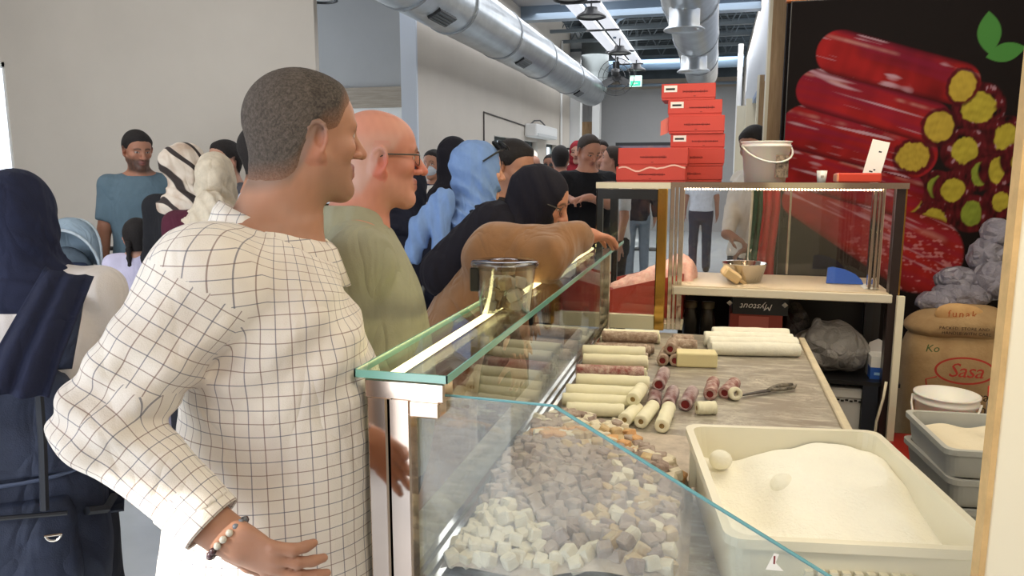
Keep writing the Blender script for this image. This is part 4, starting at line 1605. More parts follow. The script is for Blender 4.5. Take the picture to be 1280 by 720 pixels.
def film(name, col, alpha, rough=.22):
    m = mat(name, col, rough, var=.1, vscale=9, spec=.7)
    N = Nodes(m)
    N.b.inputs['Alpha'].default_value = alpha
    v = N.new('ShaderNodeTexVoronoi', feature='DISTANCE_TO_EDGE')
    v.inputs['Scale'].default_value = 16
    N.link(N.coord(), v.inputs['Vector'])
    h = N.math('ADD', N.math('MULTIPLY', N.ramp(v.outputs['Distance'], 0, .35), .6), N.noise(22, 5, .65, dist=1.2))
    N.bump(h, .9, .03)
    return m


M_FILM = film('grey_film', (178, 172, 168), .82)
crumple('plastic_bag', [('ell', (.535, 3.62, .785), (.15, .13, .115)), ('ell', (.44, 3.62, .75), (.07, .1, .075)), ('ell', (.62, 3.62, .76), (.075, .1, .085)), ('cap', (.50, 3.60, .87), (.47, 3.58, .90), .02)], .009, M_FILM, .016, 40, 41, 'full translucent grey plastic bag on the shelf below the raised case', 'bag')
crumple('plastic_bag', [('ell', (.40, 3.72, .80), (.06, .07, .12)), ('ell', (.385, 3.72, .90), (.05, .06, .06))], .009, film('smoke_film', (74, 68, 66), .9), .014, 45, 44, 'dark crumpled bag standing left of the large grey bag', 'bag')
t = thing('glove_box', 'blue and white open glove box beside the plastic bag', 'box', (.755, 3.6, .672))
Mg = Matrix.Translation((.735, 3.56, .672))
MB().box((-.045, -.06, 0), (.045, .06, .10), Mg).build('carton', M_LABEL, t)
MB().box((-.0455, -.0606, .0), (.0455, .0, .052), Mg).build('blue_band', mat('glove_blue', (46, 92, 176), .4), t)
MB().box((-.03, -.0612, .018), (.03, -.0606, .03), Mg).build('pale_band', mat('glove_pale', (150, 190, 225), .4), t)
m = MB()
m.prism([(-.045, .10), (.045, .10), (.045, .135), (.0, .158), (-.035, .14)], .004, 'y', .05)
for v in m.bm.verts:
    v.co = Mg @ v.co
m.build('open_flap', mat('flap_grey', (206, 200, 196), .6), t)
t = thing('storage_box', 'white lidded storage box on the bottom shelf by the table edge', 'box', (.59, 3.58, .35))
box('body', (.50, 3.47, .35), (.66, 3.75, .585), mat('grey_white_box', (206, 204, 202), .5), t, bevel=.006)
box('lid', (.495, 3.465, .585), (.665, 3.755, .63), mat('box_lid', (222, 220, 216), .5), t, bevel=.005)
m = MB()
for k in range(9):
    m.box((.50 + k * .018, 3.4635, .57 + .004 * (k % 2)), (.513 + k * .018, 3.466, .578 + .004 * (k % 2)))
m.build('printed_line', M_INK, t)
t = thing('metal_clip', 'dark bent metal clip lying on the white storage box', 'clip', (.6, 3.52, .63))
MB().tube([(.56, 3.5, .636), (.60, 3.515, .638), (.635, 3.53, .637), (.645, 3.51, .637), (.61, 3.50, .637)], .005, 6).build('wire', M_STEELDARK, t, True)


# ------------------------------------------------------------------ sacks, buckets and trays to the right
M_SACK = mat('kraft_paper', (176, 146, 104), .8, col2=(158, 126, 86), vscale=9, bump=.5, bscale=22, bdist=.012)
M_SACKL = mat('tan_paper', (206, 166, 112), .75, col2=(188, 146, 96), vscale=12, bump=.3, bscale=30, bdist=.008)
def sack(lo, hi, label, seed, m, p=3.2, amp=.012):
    s = SDF()
    c = [(a + b) / 2 for a, b in zip(lo, hi)]
    rx, ry = (hi[0] - lo[0]) / 2, (hi[1] - lo[1]) / 2
    H = hi[2] - lo[2]
    s.tor([(lo[2], c[0], c[1], rx * .93, ry * .9), (lo[2] + H * .12, c[0], c[1], rx, ry), (lo[2] + H * .7, c[0], c[1], rx * .99, ry), (lo[2] + H * .9, c[0], c[1], rx * .94, ry * .8), (hi[2], c[0], c[1], rx * .85, ry * .5)], p=p)
    w = wave(seed, 11, 7)
    w2 = wave(seed + 3, 34, 7)
    s.disp(lambda X, Y, Z: amp * w(X, Y, Z) * np.clip((Z - lo[2]) / H, .15, 1) + amp * .4 * w2(X, Y, Z) * np.clip((Z - lo[2]) / H * 1.6 - .7, 0, 1))
    return sculpt('sack_body', s, .014, m)


t = thing('coconut_sack', 'brown paper sack printed with a red oval name and black words', 'sack', (1.13, 4.0, 0))
adopt(sack((.915, 3.84, 0), (1.345, 4.16, .80), '', 51, M_SACK), t)
M_SRED = mat('sack_red_ink', (176, 52, 40), .7)
M_SINK = mat('sack_ink', (62, 44, 34), .8)
m = MB()
cx, cz = 1.155, .655
for k in range(40):
    a0, a1 = 2 * math.pi * k / 40, 2 * math.pi * (k + 1) / 40
    q = []
    for a, r1, r2 in ((a0, .128, .066), (a1, .128, .066), (a1, .118, .057), (a0, .118, .057)):
        q.append(m.bm.verts.new((cx + r1 * math.cos(a), 3.822, cz + r2 * math.sin(a))))
    m.bm.faces.new(q)
m.build('red_oval', M_SRED, t)
RXF = Matrix.Rotation(R(90), 4, 'X')
text('red_name', 'Sasa', Matrix.Translation((cx + .004, 3.821, cz - .002)) @ RXF, .095, M_SRED, t, shear=.25, space=.92)
text('black_word', 'Desiccated', Matrix.Translation((cx + .055, 3.821, .535)) @ RXF, .062, M_SINK, t, space=1.0)
text('black_word', 'Coconut', Matrix.Translation((cx + .045, 3.821, .475)) @ RXF, .062, M_SINK, t)
m = MB()
m.tube([(1.04, 3.822, .62), (.995, 3.822, .605), (1.012, 3.822, .50)], .0035, 5)
m.build('printed_bracket', M_SRED, t)
text('green_word', 'Ko', Matrix.Translation((1.012, 3.826, .752)) @ RXF, .05, mat('sack_green', (66, 92, 48), .8), t, shear=.2)
t = thing('folded_sack', 'upper tan paper sack folded over on top of the printed sack', 'sack', (1.16, 4.0, .80))
s = SDF()
s.ell((1.15, 4.02, .845), (.20, .14, .075), k=.04)
s.ell((1.24, 4.02, .86), (.14, .13, .085), k=.04)
s.ell((1.02, 4.0, .825), (.10, .11, .045), k=.04)
w, w2 = wave(61, 18, 7), wave(62, 48, 7)
s.disp(lambda X, Y, Z: .012 * w(X, Y, Z) + .006 * w2(X, Y, Z))
sculpt('sack_body', s, .012, M_SACK, t)
s = SDF()
s.ell((1.125, 3.925, .905), (.095, .022, .052), k=.02)
s.ell((1.19, 3.935, .90), (.06, .022, .045), k=.02)
w = wave(64, 40, 7)
s.disp(lambda X, Y, Z: .004 * w(X, Y, Z))
sculpt('paper_fold', s, .007, M_SACKL, t)
text('orange_word', 'funak', Matrix.Translation((1.145, 3.898, .908)) @ RXF, .046, mat('orange_ink', (176, 92, 48), .8), t, space=1.25)
text('small_print', 'PACKED, STORE AND', Matrix.Translation((1.15, 3.868, .845)) @ RXF, .020, M_SINK, t, space=1.1)
text('small_print', 'HANDLE WITH CARE', Matrix.Translation((1.16, 3.868, .822)) @ RXF, .020, M_SINK, t, space=1.1)
M_WRAP = film('frosted_wrap', (150, 146, 160), .92, .3)
for c, r, lab, sd in (((1.09, 4.1, .93), (.10, .10, .055), 'shiny wrapped bundle lying lowest on the folded sack', 71), ((1.20, 4.12, .97), (.13, .11, .07), 'wrapped bundle in the middle of the pile on the sacks', 73), ((1.18, 4.15, 1.04), (.10, .10, .06), 'crumpled wrapped bundle beneath the upright ones', 75), ((1.33, 4.12, 1.05), (.09, .1, .10), 'wrapped bundle leaning beside the cream panel', 77), ((1.30, 4.17, 1.16), (.075, .09, .085), 'upright wrapped bundle second from the top of the pile', 79), ((1.345, 4.18, 1.27), (.07, .08, .075), 'upright wrapped bundle at the top of the pile', 81)):
    crumple('wrapped_bundle', [('ell', c, r)], .011, M_WRAP, .016, 48, sd, lab, 'bundle', 'wrapped bundles piled on the sacks')

t = thing('red_crate', 'low dark red crate on the floor carrying the white bucket', 'crate', (.97, 3.25, 0))
m = MB()
m.box((.765, 3.05, 0), (1.35, 3.50, .40))
m.build('body', mat('red_plastic', (140, 26, 24), .4), t)
m = MB()
m.box((.755, 3.04, .40), (1.36, 3.51, .435), bevel=.008)
m.build('lid', mat('red_plastic_lid', (158, 30, 28), .35), t)
bucket('white_bucket', 'white plastic bucket with hanging handle on the red crate', (.935, 3.28), .435, .116, .255, a0=-25)
t = thing('red_lid_jar', 'clear jar with a red lid next to the floor bucket', 'jar', (1.20, 3.32, .435))
m = MB()
m.lathe([(.001, 0), (.055, 0), (.06, .2), (.05, .24), (.001, .24)], (1.16, 3.34, .435), 20)
m.build('body', film('jar_plastic', (216, 210, 204), .75), t, True)
m = MB()
m.lathe([(.058, .235), (.06, .275), (.001, .28)], (1.16, 3.34, .435), 20)
m.build('lid', mat('lid_red', (214, 58, 44), .4), t, True)
crumple('plastic_bag', [('ell', (1.10, 3.18, .50), (.055, .06, .07)), ('ell', (1.11, 3.2, .60), (.03, .03, .05))], .008, film('white_film', (216, 212, 206), .85), .010, 55, 91, 'small white plastic bag between floor bucket and red lidded jar', 'bag')
ordn = ('bottom', 'second', 'third', 'fourth', 'fifth', 'sixth', 'seventh', 'eighth', 'topmost')
M_GTRAY = mat('grey_tray_plastic', (186, 186, 180), .45, var=.05)
for k in range(9):
    g = crate('grey_tray', 'grey stacking tray beside the cream panel, %s of its stack' % ordn[k], 'tray', (.80 + .004 * math.sin(k * 2.1), 2.50 + .004 * math.cos(k * 1.7)), 6 + 1.5 * math.sin(k * 3), .27, .36, .087, M_GTRAY, .001 + k * .0875, 'stack of grey trays', ribs=False)
m = MB().grid(lambda u, v: (.80 + (u - .5) * .21, 2.50 + (v - .5) * .29, .001 + 8 * .0875 + .055 + .006 * math.sin(9 * u + 5 * v)), 16, 16)
m2 = Matrix.Translation((.80, 2.5, 0)) @ Matrix.Rotation(R(6), 4, 'Z') @ Matrix.Translation((-.80, -2.5, 0))
for v in m.bm.verts:
    v.co = m2 @ v.co
tag(m.build('coconut_powder', mat('cream_powder', (228, 216, 190), .95, bump=.4, bscale=100), smooth=True), 'cream powder in the top grey tray', kind='stuff')

# on the ledge
t = thing('lokum_tub', 'clear plastic tub of lokum with black side clasp on the glass ledge', 'tub', (-.462, 1.66, 1.253))
cx, cy = -.462, 1.66
m = MB()
m.lathe([(.001, 0), (.058, 0), (.072, .108), (.075, .108), (.075, .112), (.069, .111), (.056, .004), (.001, .004)], (cx, cy, 1.253), 30)
m.build('body', mat_glass('clear_tub', (246, 246, 244), 1.4, .05), t, True)
m = MB()
m.lathe([(.077, .104), (.079, .114), (.076, .119), (.04, .121), (.001, .121), (.001, .117), (.074, .113)], (cx, cy, 1.253), 30)
m.build('lid', mat_glass('clear_lid', (212, 212, 210), 1.5, .05), t, True)
MB().box((cx - .070, cy - .048, 1.305), (cx - .048, cy - .040, 1.360), bevel=.003).build('clasp', M_BLACK, t)
rs = random.Random(9)
for k in range(22):
    a, rr, z = rs.uniform(0, 6.28), math.sqrt(rs.random()) * .040, 1.270 + (k // 7) * .026
    o = bpy.data.objects.new('tub_lokum', cube_me['cream' if k % 3 else 'tan'][k % 5])
    COL.objects.link(o)
    o.location = (cx + rr * math.cos(a), cy + rr * math.sin(a), z)
    o.rotation_euler = (rs.uniform(-.4, .4), rs.uniform(-.4, .4), rs.uniform(0, 3))
    tag(o, 'pale lokum cube inside the clear tub on the ledge', 'sweet', 'lokum cubes in the clear tub')


# ------------------------------------------------------------------ people
def rotz(a):
    c, s = math.cos(a), math.sin(a)
    return np.array([[c, -s, 0], [s, c, 0], [0, 0, 1.]])


def rotx(a):
    c, s = math.cos(a), math.sin(a)
    return np.array([[1., 0, 0], [0, c, -s], [0, s, c]])


def roty(a):
    c, s = math.cos(a), math.sin(a)
    return np.array([[c, 0, s], [0, 1., 0], [-s, 0, c]])


def unit(v):
    v = np.array(v, float)
    return v / np.linalg.norm(v)


def capf(s, a, b, ra, rb, k=.02, enda=False, endb=True):
    """limb with flat cut ends (a sleeve or trouser leg)"""
    a, b = np.array(a, float), np.array(b, float)
    t = SDF()
    f = t.cap(a, b, ra, rb)
    d = unit(b - a)

    def fn(X, Y, Z):
        v = f(X, Y, Z)
        w = (X - b[0]) * d[0] + (Y - b[1]) * d[1] + (Z - b[2]) * d[2]
        if endb:
            v = np.maximum(v, w)
        return v
    m = max(ra, rb)
    s.ops.append(('u', fn, np.minimum(a, b) - m, np.maximum(a, b) + m, k))


def head_ops(S, hc, Q, s, face=True, ears=True, nose=1.0, skull_only=False):
    """a head in its own frame: x right, y forward, z up, origin between the eyes' height and the ears"""
    P = lambda x, y, z: hc + s * (Q @ np.array([x, y, z]))
    E = lambda c, r, k, op='u', q=None: S.ell(P(*c), np.array(r) * s, Q if q is None else Q @ q, k * s, op)
    Cc = lambda a, b, ra, rb, k, op='u': S.cap(P(*a), P(*b), ra * s, rb * s, k * s, op)
    E((0, -.014, .026), (.075, .097, .088), .01)
    E((0, .034, .03), (.062, .052, .058), .03)
    E((0, .026, -.045), (.057, .056, .076), .03)
    if skull_only:
        return P
    for q in (-1, 1):
        Cc((q * .050, -.004, -.06), (q * .014, .062, -.106), .020, .016, .03)
        E((q * .043, .050, -.026), (.022, .026, .018), .02)
    E((0, .066, -.106), (.022, .019, .018), .02)
    if face:
        for q in (-1, 1):
            Cc((q * .044, .070, .018), (q * .011, .086, .014), .010, .010, .012)
        for q in (-1, 1):
            E((q * .034, .098, -.003), (.020, .021, .012), .012, 's')
        for q in (-1, 1):
            E((q * .032, .0685, -.004), (.0135, .0135, .0135), .003)
            Cc((q * .048, .064, .002), (q * .031, .0805, .0045), .0038, .0038, .004)
            Cc((q * .031, .0805, .0045), (q * .017, .078, .000), .0038, .0038, .004)
            Cc((q * .047, .064, -.008), (q * .031, .078, -.0125), .003, .003, .005)
            Cc((q * .031, .078, -.0125), (q * .018, .077, -.006), .003, .003, .005)
        Cc((0, .083, .014), (0, .083 + .027 * nose, -.036), .0085, .0115, .012)
        for q in (-1, 1):
            E((q * .013, .094, -.038), (.0095, .012, .008), .008)
        Cc((-.021, .074, -.066), (0, .0865, -.0615), .0055, .0065, .008)
        Cc((.021, .074, -.066), (0, .0865, -.0615), .0055, .0065, .008)
        Cc((-.018, .074, -.0755), (0, .085, -.0765), .006, .0075, .008)
        Cc((.018, .074, -.0755), (0, .085, -.0765), .006, .0075, .008)
    if ears:
        for q in (-1, 1):
            qq = rotz(q * R(-22)) @ rotx(R(-12))
            E((q * .077, -.016, -.010), (.008, .020, .034), .008, q=qq)
            E((q * .087, -.009, -.006), (.0085, .0105, .021), .004, 's', q=qq)
            rim = [np.array([q * .0805, -.016, -.010]) + qq @ np.array([q * (.003 + .002 * math.sin(a)), .0185 * math.cos(a), .032 * math.sin(a)]) for a in [R(-60 + 30 * k) for k in range(9)]]
            for r0, r1 in zip(rim, rim[1:]):
                Cc(tuple(r0), tuple(r1), .0036, .0036, .004)
            Cc((q * .082, .0, -.012), (q * .080, -.002, .002), .004, .004, .004)
            E((q * .0775, -.007, -.040), (.006, .009, .010), .006)
    return P


def face_tint(hc, Q, s, skin, lips=(150, 86, 78), beard=0, beardcol=(60, 48, 42), brow=(40, 30, 26), scalp=None, moustache=True, flush=.12):
    sk, lp, bc, br = np.array(lin(skin)), np.array(lin(lips)), np.array(lin(beardcol)), np.array(lin(brow))
    n1, n2 = wave(5, 60), wave(6, 240)

    def fn(P):
        q = (P - hc) @ Q / s
        x, y, z = q[:, 0], q[:, 1], q[:, 2]
        C = np.tile(sk, (len(P), 1))
        C *= (1 + .07 * n1(q[:, 0], q[:, 1], q[:, 2]) + .05 * n2(q[:, 0], q[:, 1], q[:, 2]))[:, None]
        fl = np.exp(-((np.abs(x) - .04) / .02) ** 2 - ((z + .03) / .022) ** 2) * (y > .02) + np.exp(-(x / .02) ** 2 - ((z + .035) / .014) ** 2) * (y > .08) + (np.abs(x) > .074) * (np.abs(z) < .06)
        C = C * (1 - flush * np.clip(fl, 0, 1)[:, None] * np.array([0, .8, .8]))

        def mixin(m, col):
            m = np.clip(m, 0, 1)[:, None]
            return C * (1 - m) + col * m
        if beard:
            m = np.clip((-.042 - z + .25 * np.clip(.03 - y, 0, .06)) / .015, 0, 1) * np.clip((y + .02) / .03, 0, 1) * np.clip((z + .145) / .02, 0, 1)
            C = mixin(beard * m * (.9 + .15 * n2(x, y, z)), bc)
        m = np.exp(-((z + .0615) / .006) ** 2 - (x / .021) ** 4) + np.exp(-((z + .0765) / .007) ** 2 - (x / .019) ** 4)
        C = mixin(m * (y > .068) * .85, lp)
        m = np.exp(-((z + .069) / .0018) ** 2) * (np.abs(x) < .024) * (y > .066)
        C = mixin(m * .7, lp * .3)
        zb = .021 - .006 * ((np.abs(x) - .028) / .02) ** 2
        m = np.exp(-((z - zb) / .0048) ** 2) * (np.abs(x) > .010) * (np.abs(x) < .050) * (y > .055)
        C = mixin(m * .95, br)
        ex, ez = (np.abs(x) - .032), (z + .002)
        eye = ((ex / .0135) ** 2 + (ez / .0042) ** 2 < 1) & (y > .062)
        C[eye] = lin((186, 176, 168))
        iris = (ex ** 2 + ez ** 2 < .0058 ** 2) & (y > .062)
        C[iris] = lin((38, 26, 20))
        lash = (np.abs((ex / .0145) ** 2 + (ez / .0066) ** 2 - 1) < .22) & (y > .060)
        C[lash] = C[lash] * .35
        if scalp is not None:
            col, amt = scalp
            zl = np.interp(y, [-.11, -.06, -.04, -.02, .02, .05, .08], [-.112, -.10, -.07, -.02, .005, .05, .075])
            m = np.clip((z - zl) / .02, 0, 1) * np.clip((.07 - z) / .05, .15, 1) * amt
            C = mixin(m * (.9 + .15 * n2(x, y, z)), np.array(lin(col)))
        return np.clip(C, .002, 1)
    return fn


def hand_ops(S, W, d, n, s, side, curl=.5, spread=.10, thumb=.6, palm=True):
    """palm and five fingers from wrist W along d, palm facing n; side +1 when the thumb is on d x n"""
    d, n = unit(d), unit(n)
    n = unit(n - d * (n @ d))
    a = np.cross(d, n) * side
    M = np.stack([a, n, d], 1)
    S.ell(W + d * .050 * s, np.array([.040, .0155, .054]) * s, M, .012 * s)
    S.cap(W - d * .02 * s, W + d * .03 * s, .027 * s, .026 * s, .02 * s)
    for i, (off, L) in enumerate(((.030, .072), (.010, .081), (-.010, .075), (-.029, .060))):
        p = W + (d * (.092 - .006 * abs(i - 1)) + a * off) * s
        ang = spread * (1.2 - i) * .8
        q = unit(d * math.cos(ang) + a * math.sin(ang))
        c = curl * (1 + .12 * i) if not isinstance(curl, (list, tuple)) else curl[i]
        r0 = .0098 * s
        for j, f in enumerate((.46, .31, .23)):
            th = c * (.55, .85, .6)[j]
            q = unit(q * math.cos(th) + n * math.sin(th))
            p2 = p + q * L * f * s
            S.cap(p, p2, r0 * (1 - .09 * j), r0 * (1 - .09 * (j + 1)), .0055 * s)
            p = p2
    p = W + (d * .022 + a * .030) * s
    q = unit(d * .62 + a * (.62 * thumb + .2) + n * .35)
    for j, L in enumerate((.042, .034, .027)):
        p2 = p + q * L * s
        S.cap(p, p2, (.0145, .0115, .0105)[j] * s, (.0115, .0105, .0085)[j] * s, .008 * s)
        p = p2
        q = unit(q + d * .35 + n * .1)


def ik(S0, W, l1, l2, pole):
    S0, W = np.array(S0, float), np.array(W, float)
    v = W - S0
    L = np.linalg.norm(v)
    if L > (l1 + l2) * .995:
        W = S0 + v / L * (l1 + l2) * .995
        v = W - S0
        L = np.linalg.norm(v)
    a = (l1 * l1 - l2 * l2 + L * L) / (2 * L)
    h = math.sqrt(max(l1 * l1 - a * a, 0))
    u = v / L
    p = np.array(pole, float)
    p = unit(p - u * (p @ u))
    return S0 + u * a + p * h, W


M_SKIN = mat_attr('skin', .52, bump=.12, bscale=500, bdist=.0012, sss=.12, spec=.4)
M_SKINFAR = mat_attr('skin_far', .55)


def hair_mat(name, col, col2, scale=260):
    return mat(name, col, .7, col2=col2, vscale=scale, bump=.9, bscale=scale * 1.2, bdist=.004, spec=.3)


M_HAIRBLACK = hair_mat('black_hair', (26, 22, 22), (40, 34, 32), 160)
M_HAIRGREY = mat_attr('greying_hair', .75, bump=.9, bscale=420, bdist=.003, spec=.25, var=.45, vscale=420)
M_HAIRBROWN = hair_mat('brown_hair', (48, 38, 32), (66, 54, 46), 160)
MATS = {}


def wrinkles(N, weave, amt=.55):
    """soft creases plus the weave of the cloth"""
    c = N.noise(7, 2, .45, N.scaled(1.2, 1.2, .6), .9)
    ridge = N.math('ABSOLUTE', N.math('SUBTRACT', c, .5))
    h = N.math('ADD', N.math('MULTIPLY', ridge, 1.6), N.math('MULTIPLY', N.noise(weave, 3, .6), .05))
    N.bump(h, amt, .035)


def cloth(name, col, **kw):
    if name not in MATS:
        a = dict(rough=.85, var=.10, vscale=18, bump=.25, bscale=320, bdist=.0015, spec=.25)
        a.update(kw)
        MATS[name] = mat(name, col, **a)
        wrinkles(Nodes(MATS[name]), 320)
    return MATS[name]


HAIRLINE = ([-.12, -.07, -.05, -.035, .0, .03, .052, .075, .1], [-.098, -.090, -.074, -.045, .0, .010, .045, .064, .066])


def person(label, eye, face, body, H=None, pitch=0, roll=0, skin=(176, 130, 104), girth=1.0, belly=0, lean=0, res=.014, hres=.0065,
           hair=None, hairline=HAIRLINE, hair_t=.009, scarf=None, top=None, legs=None, dress=None, arms=None, beard=0, group=None,
           scalp=None, torso=None, headfwd=.035, fold=1.0, handres=None, child=False, shoes=True, sleeve='short', longhair=False, faceargs=None, cat='person', hem=.86, nose=1.0, shoulder=None, hs=None, collar=True, neckr=.056, extra=()):
    """one standing figure; the body mesh carries hair and clothing as children. Angles in degrees, 0 faces +Y, negative turns to +X"""
    eye = np.array(eye, float)
    if hair is not None and scalp is None:
        scalp = ((112, 94, 82) if hair is M_HAIRGREY else (44, 36, 34), .8)
    H = H or eye[2] / .936
    s = H / 1.75
    hs = hs or s
    fb = rotz(R(body))
    lz = lambda z: lean * np.clip((z / s - .95) / .55, 0, 1.4)
    hl = np.array([0, headfwd * s + lz(eye[2]), eye[2]])
    root = eye - fb @ hl
    root[2] = 0
    Q = rotz(R(face - body)) @ rotx(R(-pitch)) @ roty(R(roll))
    hc = hl
    loc = lambda p: fb.T @ (np.array(p, float) - root)          # world -> this figure
    ld = lambda v: fb.T @ np.array(v, float)
    zs_ = (eye[2] - lean * .25 * s) if lean else eye[2]
    sh = 1.415 * s if not lean else min(1.415 * s, eye[2] - .20 * s)
    drop = 1.415 * s - sh
    B = SDF()
    P = head_ops(B, hc, Q, hs, ears=scarf is None, nose=nose)
    neck = np.array([0, lz(sh) - .005 * s, sh + .055 * s])
    B.cap(P(0, -.030, -.055), neck, neckr * hs, (neckr + .004) * hs, .03 * s)
    B.cap(neck, neck - np.array([0, .0, .05 * s]), .062 * s, .08 * s, .05 * s)
    base = [(.80, .150, .115, 0), (.93, .168, .122, 0), (1.05, .150, .112, 0), (1.2, .162, .118, 0), (1.33, .172, .122, 0), (1.42, .150, .095, 0), (1.475, .075, .065, 0)]
    def sections(off, cut=0, tz=None):
        out = []
        for z, rx, ry, cy in (tz or torso or base):
            zz = z * s - (drop * min(1, max(0, (z - .95) / .47)))
            bl = belly * math.exp(-((z - 1.08) / .16) ** 2)
            out.append((zz, 0, lz(zz) + (cy + bl * .5) * s, (rx * girth + off + bl * .3) * s, (ry * girth + off + bl * .5) * s))
        return out
    B.tor(sections(-.012), .04 * s)
    TR_ = []
    A = {}
    for side, q in (('L', -1), ('R', 1)):
        sp = np.array([q * .178 * s * girth ** .5, lz(sh) - .005 * s, sh + .005 * s])
        if shoulder and side in shoulder:
            sp = loc(shoulder[side])
        a = (arms or {}).get(side)
        l1, l2 = .285 * s, .255 * s
        if a is None:
            el, W = ik(sp, [q * .245 * s, lz(.9 * s) * .5 + .06 * s, sh - .535 * s], l1, l2, (q * .5, -1, 0))
            hd, hn = np.array([0, .15, -1.]), np.array([-q, .1, 0.])
            curl = .45
        else:
            W = loc(a['wrist'])
            if 'elbow' in a:
                el = loc(a['elbow'])
            else:
                el, W = ik(sp, W, l1, l2, ld(a.get('pole', (0, 0, -1))))
            hd = ld(a.get('dir', (0, 0, -1)))
            hn = ld(a['palm']) if 'palm' in a else np.array([-q, .1, 0.])
            curl = a.get('curl', .5)
        A[side] = (sp, el, W)
        TR_.append((neck + np.array([q * .03 * s, -.012 * s, -.005 * s]), sp + np.array([-q * .02 * s, -.005 * s, .0])))
        B.cap(*TR_[-1], .040 * s, .042 * s, .04 * s)
        B.cap(sp, el, .050 * s, .040 * s, .03 * s)
        B.cap(el, W, .041 * s, .026 * s, .015 * s)
        if (a or {}).get('hand', True):
            if 'curls' in (a or {}):
                curl = a['curls']
            hand_ops(B, W, hd, hn, s, (a or {}).get('thumb', -q), curl, (a or {}).get('spread', .1))
    for q in (-1, 1):
        B.cap((q * .085 * s, 0, .9 * s), (q * .095 * s, .015 * s, .49 * s), .078 * s, .055 * s, .03)
        B.cap((q * .095 * s, .015 * s, .49 * s), (q * .10 * s, -.02 * s, .09 * s), .054 * s, .036 * s, .02)
        B.ell((q * .10 * s, .045 * s, .04 * s), (.038 * s, .11 * s, .038 * s), None, .02)
    fine = [[], [], []]
    hb = .14 * hs
    fine[0].append((hc[0] - hb, hc[0] + hb))
    fine[1].append((hc[1] - hb - .02, hc[1] + hb + .02))
    fine[2].append((hc[2] - .15 * hs, hc[2] + .13 * hs))
    for side in (handres or ''):
        W = A[side][2]
        for i in range(3):
            fine[i].append((W[i] - .17, W[i] + .17))
    col = face_tint(hc, Q, hs, skin, beard=beard, scalp=scalp, **(faceargs or {}))
    o = sculpt('person', B, res, M_SKIN if hres < .006 else M_SKINFAR, None, fine, hres, color=col, smooth=1)
    o.location = Vector(root)
    o.rotation_euler = (0, 0, R(body))
    tag(o, label, cat, group)
    far = res > .013
    cr = res if far else res * .8
    w1, w2 = wave(int(abs(eye[0] * 977)) + 3, 13, 6), wave(int(abs(eye[1] * 733)) + 5, 34, 6)
    w5 = wave(int(abs(eye[1] * 331)) + 9, 24, 6)
    fd = lambda X, Y, Z: fold * (.004 * w1(X, Y, Z * .6) + .007 * (np.abs(w5(X, Y, Z * .55)) - .25) + .0018 * w2(X, Y, Z))
    if sleeve == 'long' or dress is not None:
        base_fd = fd

        def fd(X, Y, Z):
            d = base_fd(X, Y, Z)
            for side in 'LR':
                sp_, el_, W_ = A[side]
                r = np.sqrt((X - el_[0]) ** 2 + (Y - el_[1]) ** 2 + (Z - el_[2]) ** 2)
                ax = unit(W_ - sp_)
                t = (X - el_[0]) * ax[0] + (Y - el_[1]) * ax[1] + (Z - el_[2]) * ax[2]
                d = d + .0032 * np.exp(-(r / .15) ** 2) * np.sin(85 * t + 3 * w1(X, Y, Z))
            return d
    ctx = dict(o=o, A=A, s=s, hc=hc, Q=Q, P=P, neck=neck, sections=sections, fd=fd, loc=loc, lz=lz, sh=sh, hs=hs, fine=fine, root=root)
    if hair is not None:
        Hs = SDF()
        head_ops(Hs, hc, Q, hs, face=False, ears=False, skull_only=True)
        Hs.cap(P(0, -.030, -.055), neck, (neckr - .001) * hs, neckr * hs, .03 * s)
        xp, fp = hairline

        def grow(X, Y, Z):
            q = np.stack([X - hc[0], Y - hc[1], Z - hc[2]], -1) @ Q / hs
            zl = np.interp(q[..., 1], xp, fp)
            return -(hair_t * np.clip((q[..., 2] - zl) / .04, .04, 1) + .0008 * np.sin(q[..., 0] * 700) * np.sin(q[..., 1] * 650 + q[..., 2] * 300)) * hs
        Hs.disp(grow)

        def keep(X, Y, Z):
            X, Y, Z = np.broadcast_arrays(X, Y, Z)
            q = np.stack([X - hc[0], Y - hc[1], Z - hc[2]], -1) @ Q / hs
            return (np.interp(q[..., 1], xp, fp) - q[..., 2]) * hs * .8
        Hs.custom('i', keep)
        if longhair:
            Hs.cap(P(0, -.07, .0), P(0, -.10, -.16), .06 * hs, .04 * hs, .03)
        hcol = None
        if hair is M_HAIRGREY:
            sk_, hd_, hl_ = np.array(lin(skin)), np.array(lin((60, 52, 47))), np.array(lin((132, 120, 110)))
            rr_ = np.random.RandomState(4)

            def hcol(Pv):
                q = (Pv - hc) @ Q / hs
                t = np.clip((q[:, 2] - np.interp(q[:, 1], xp, fp)) / .055, 0, 1)
                t = np.clip(t * 1.25, 0, 1)[:, None] ** .7
                g = np.clip(rr_.rand(len(Pv)) * .75 + .25 * (q[:, 1] < -.02), 0, 1)[:, None] * .6
                return sk_ * (1 - t) + (hd_ * (1 - g) + hl_ * g) * t
        hm = sculpt('hair', Hs, max(hres, .0045) if far else .0034, hair, o, smooth=1, local=True, color=hcol)
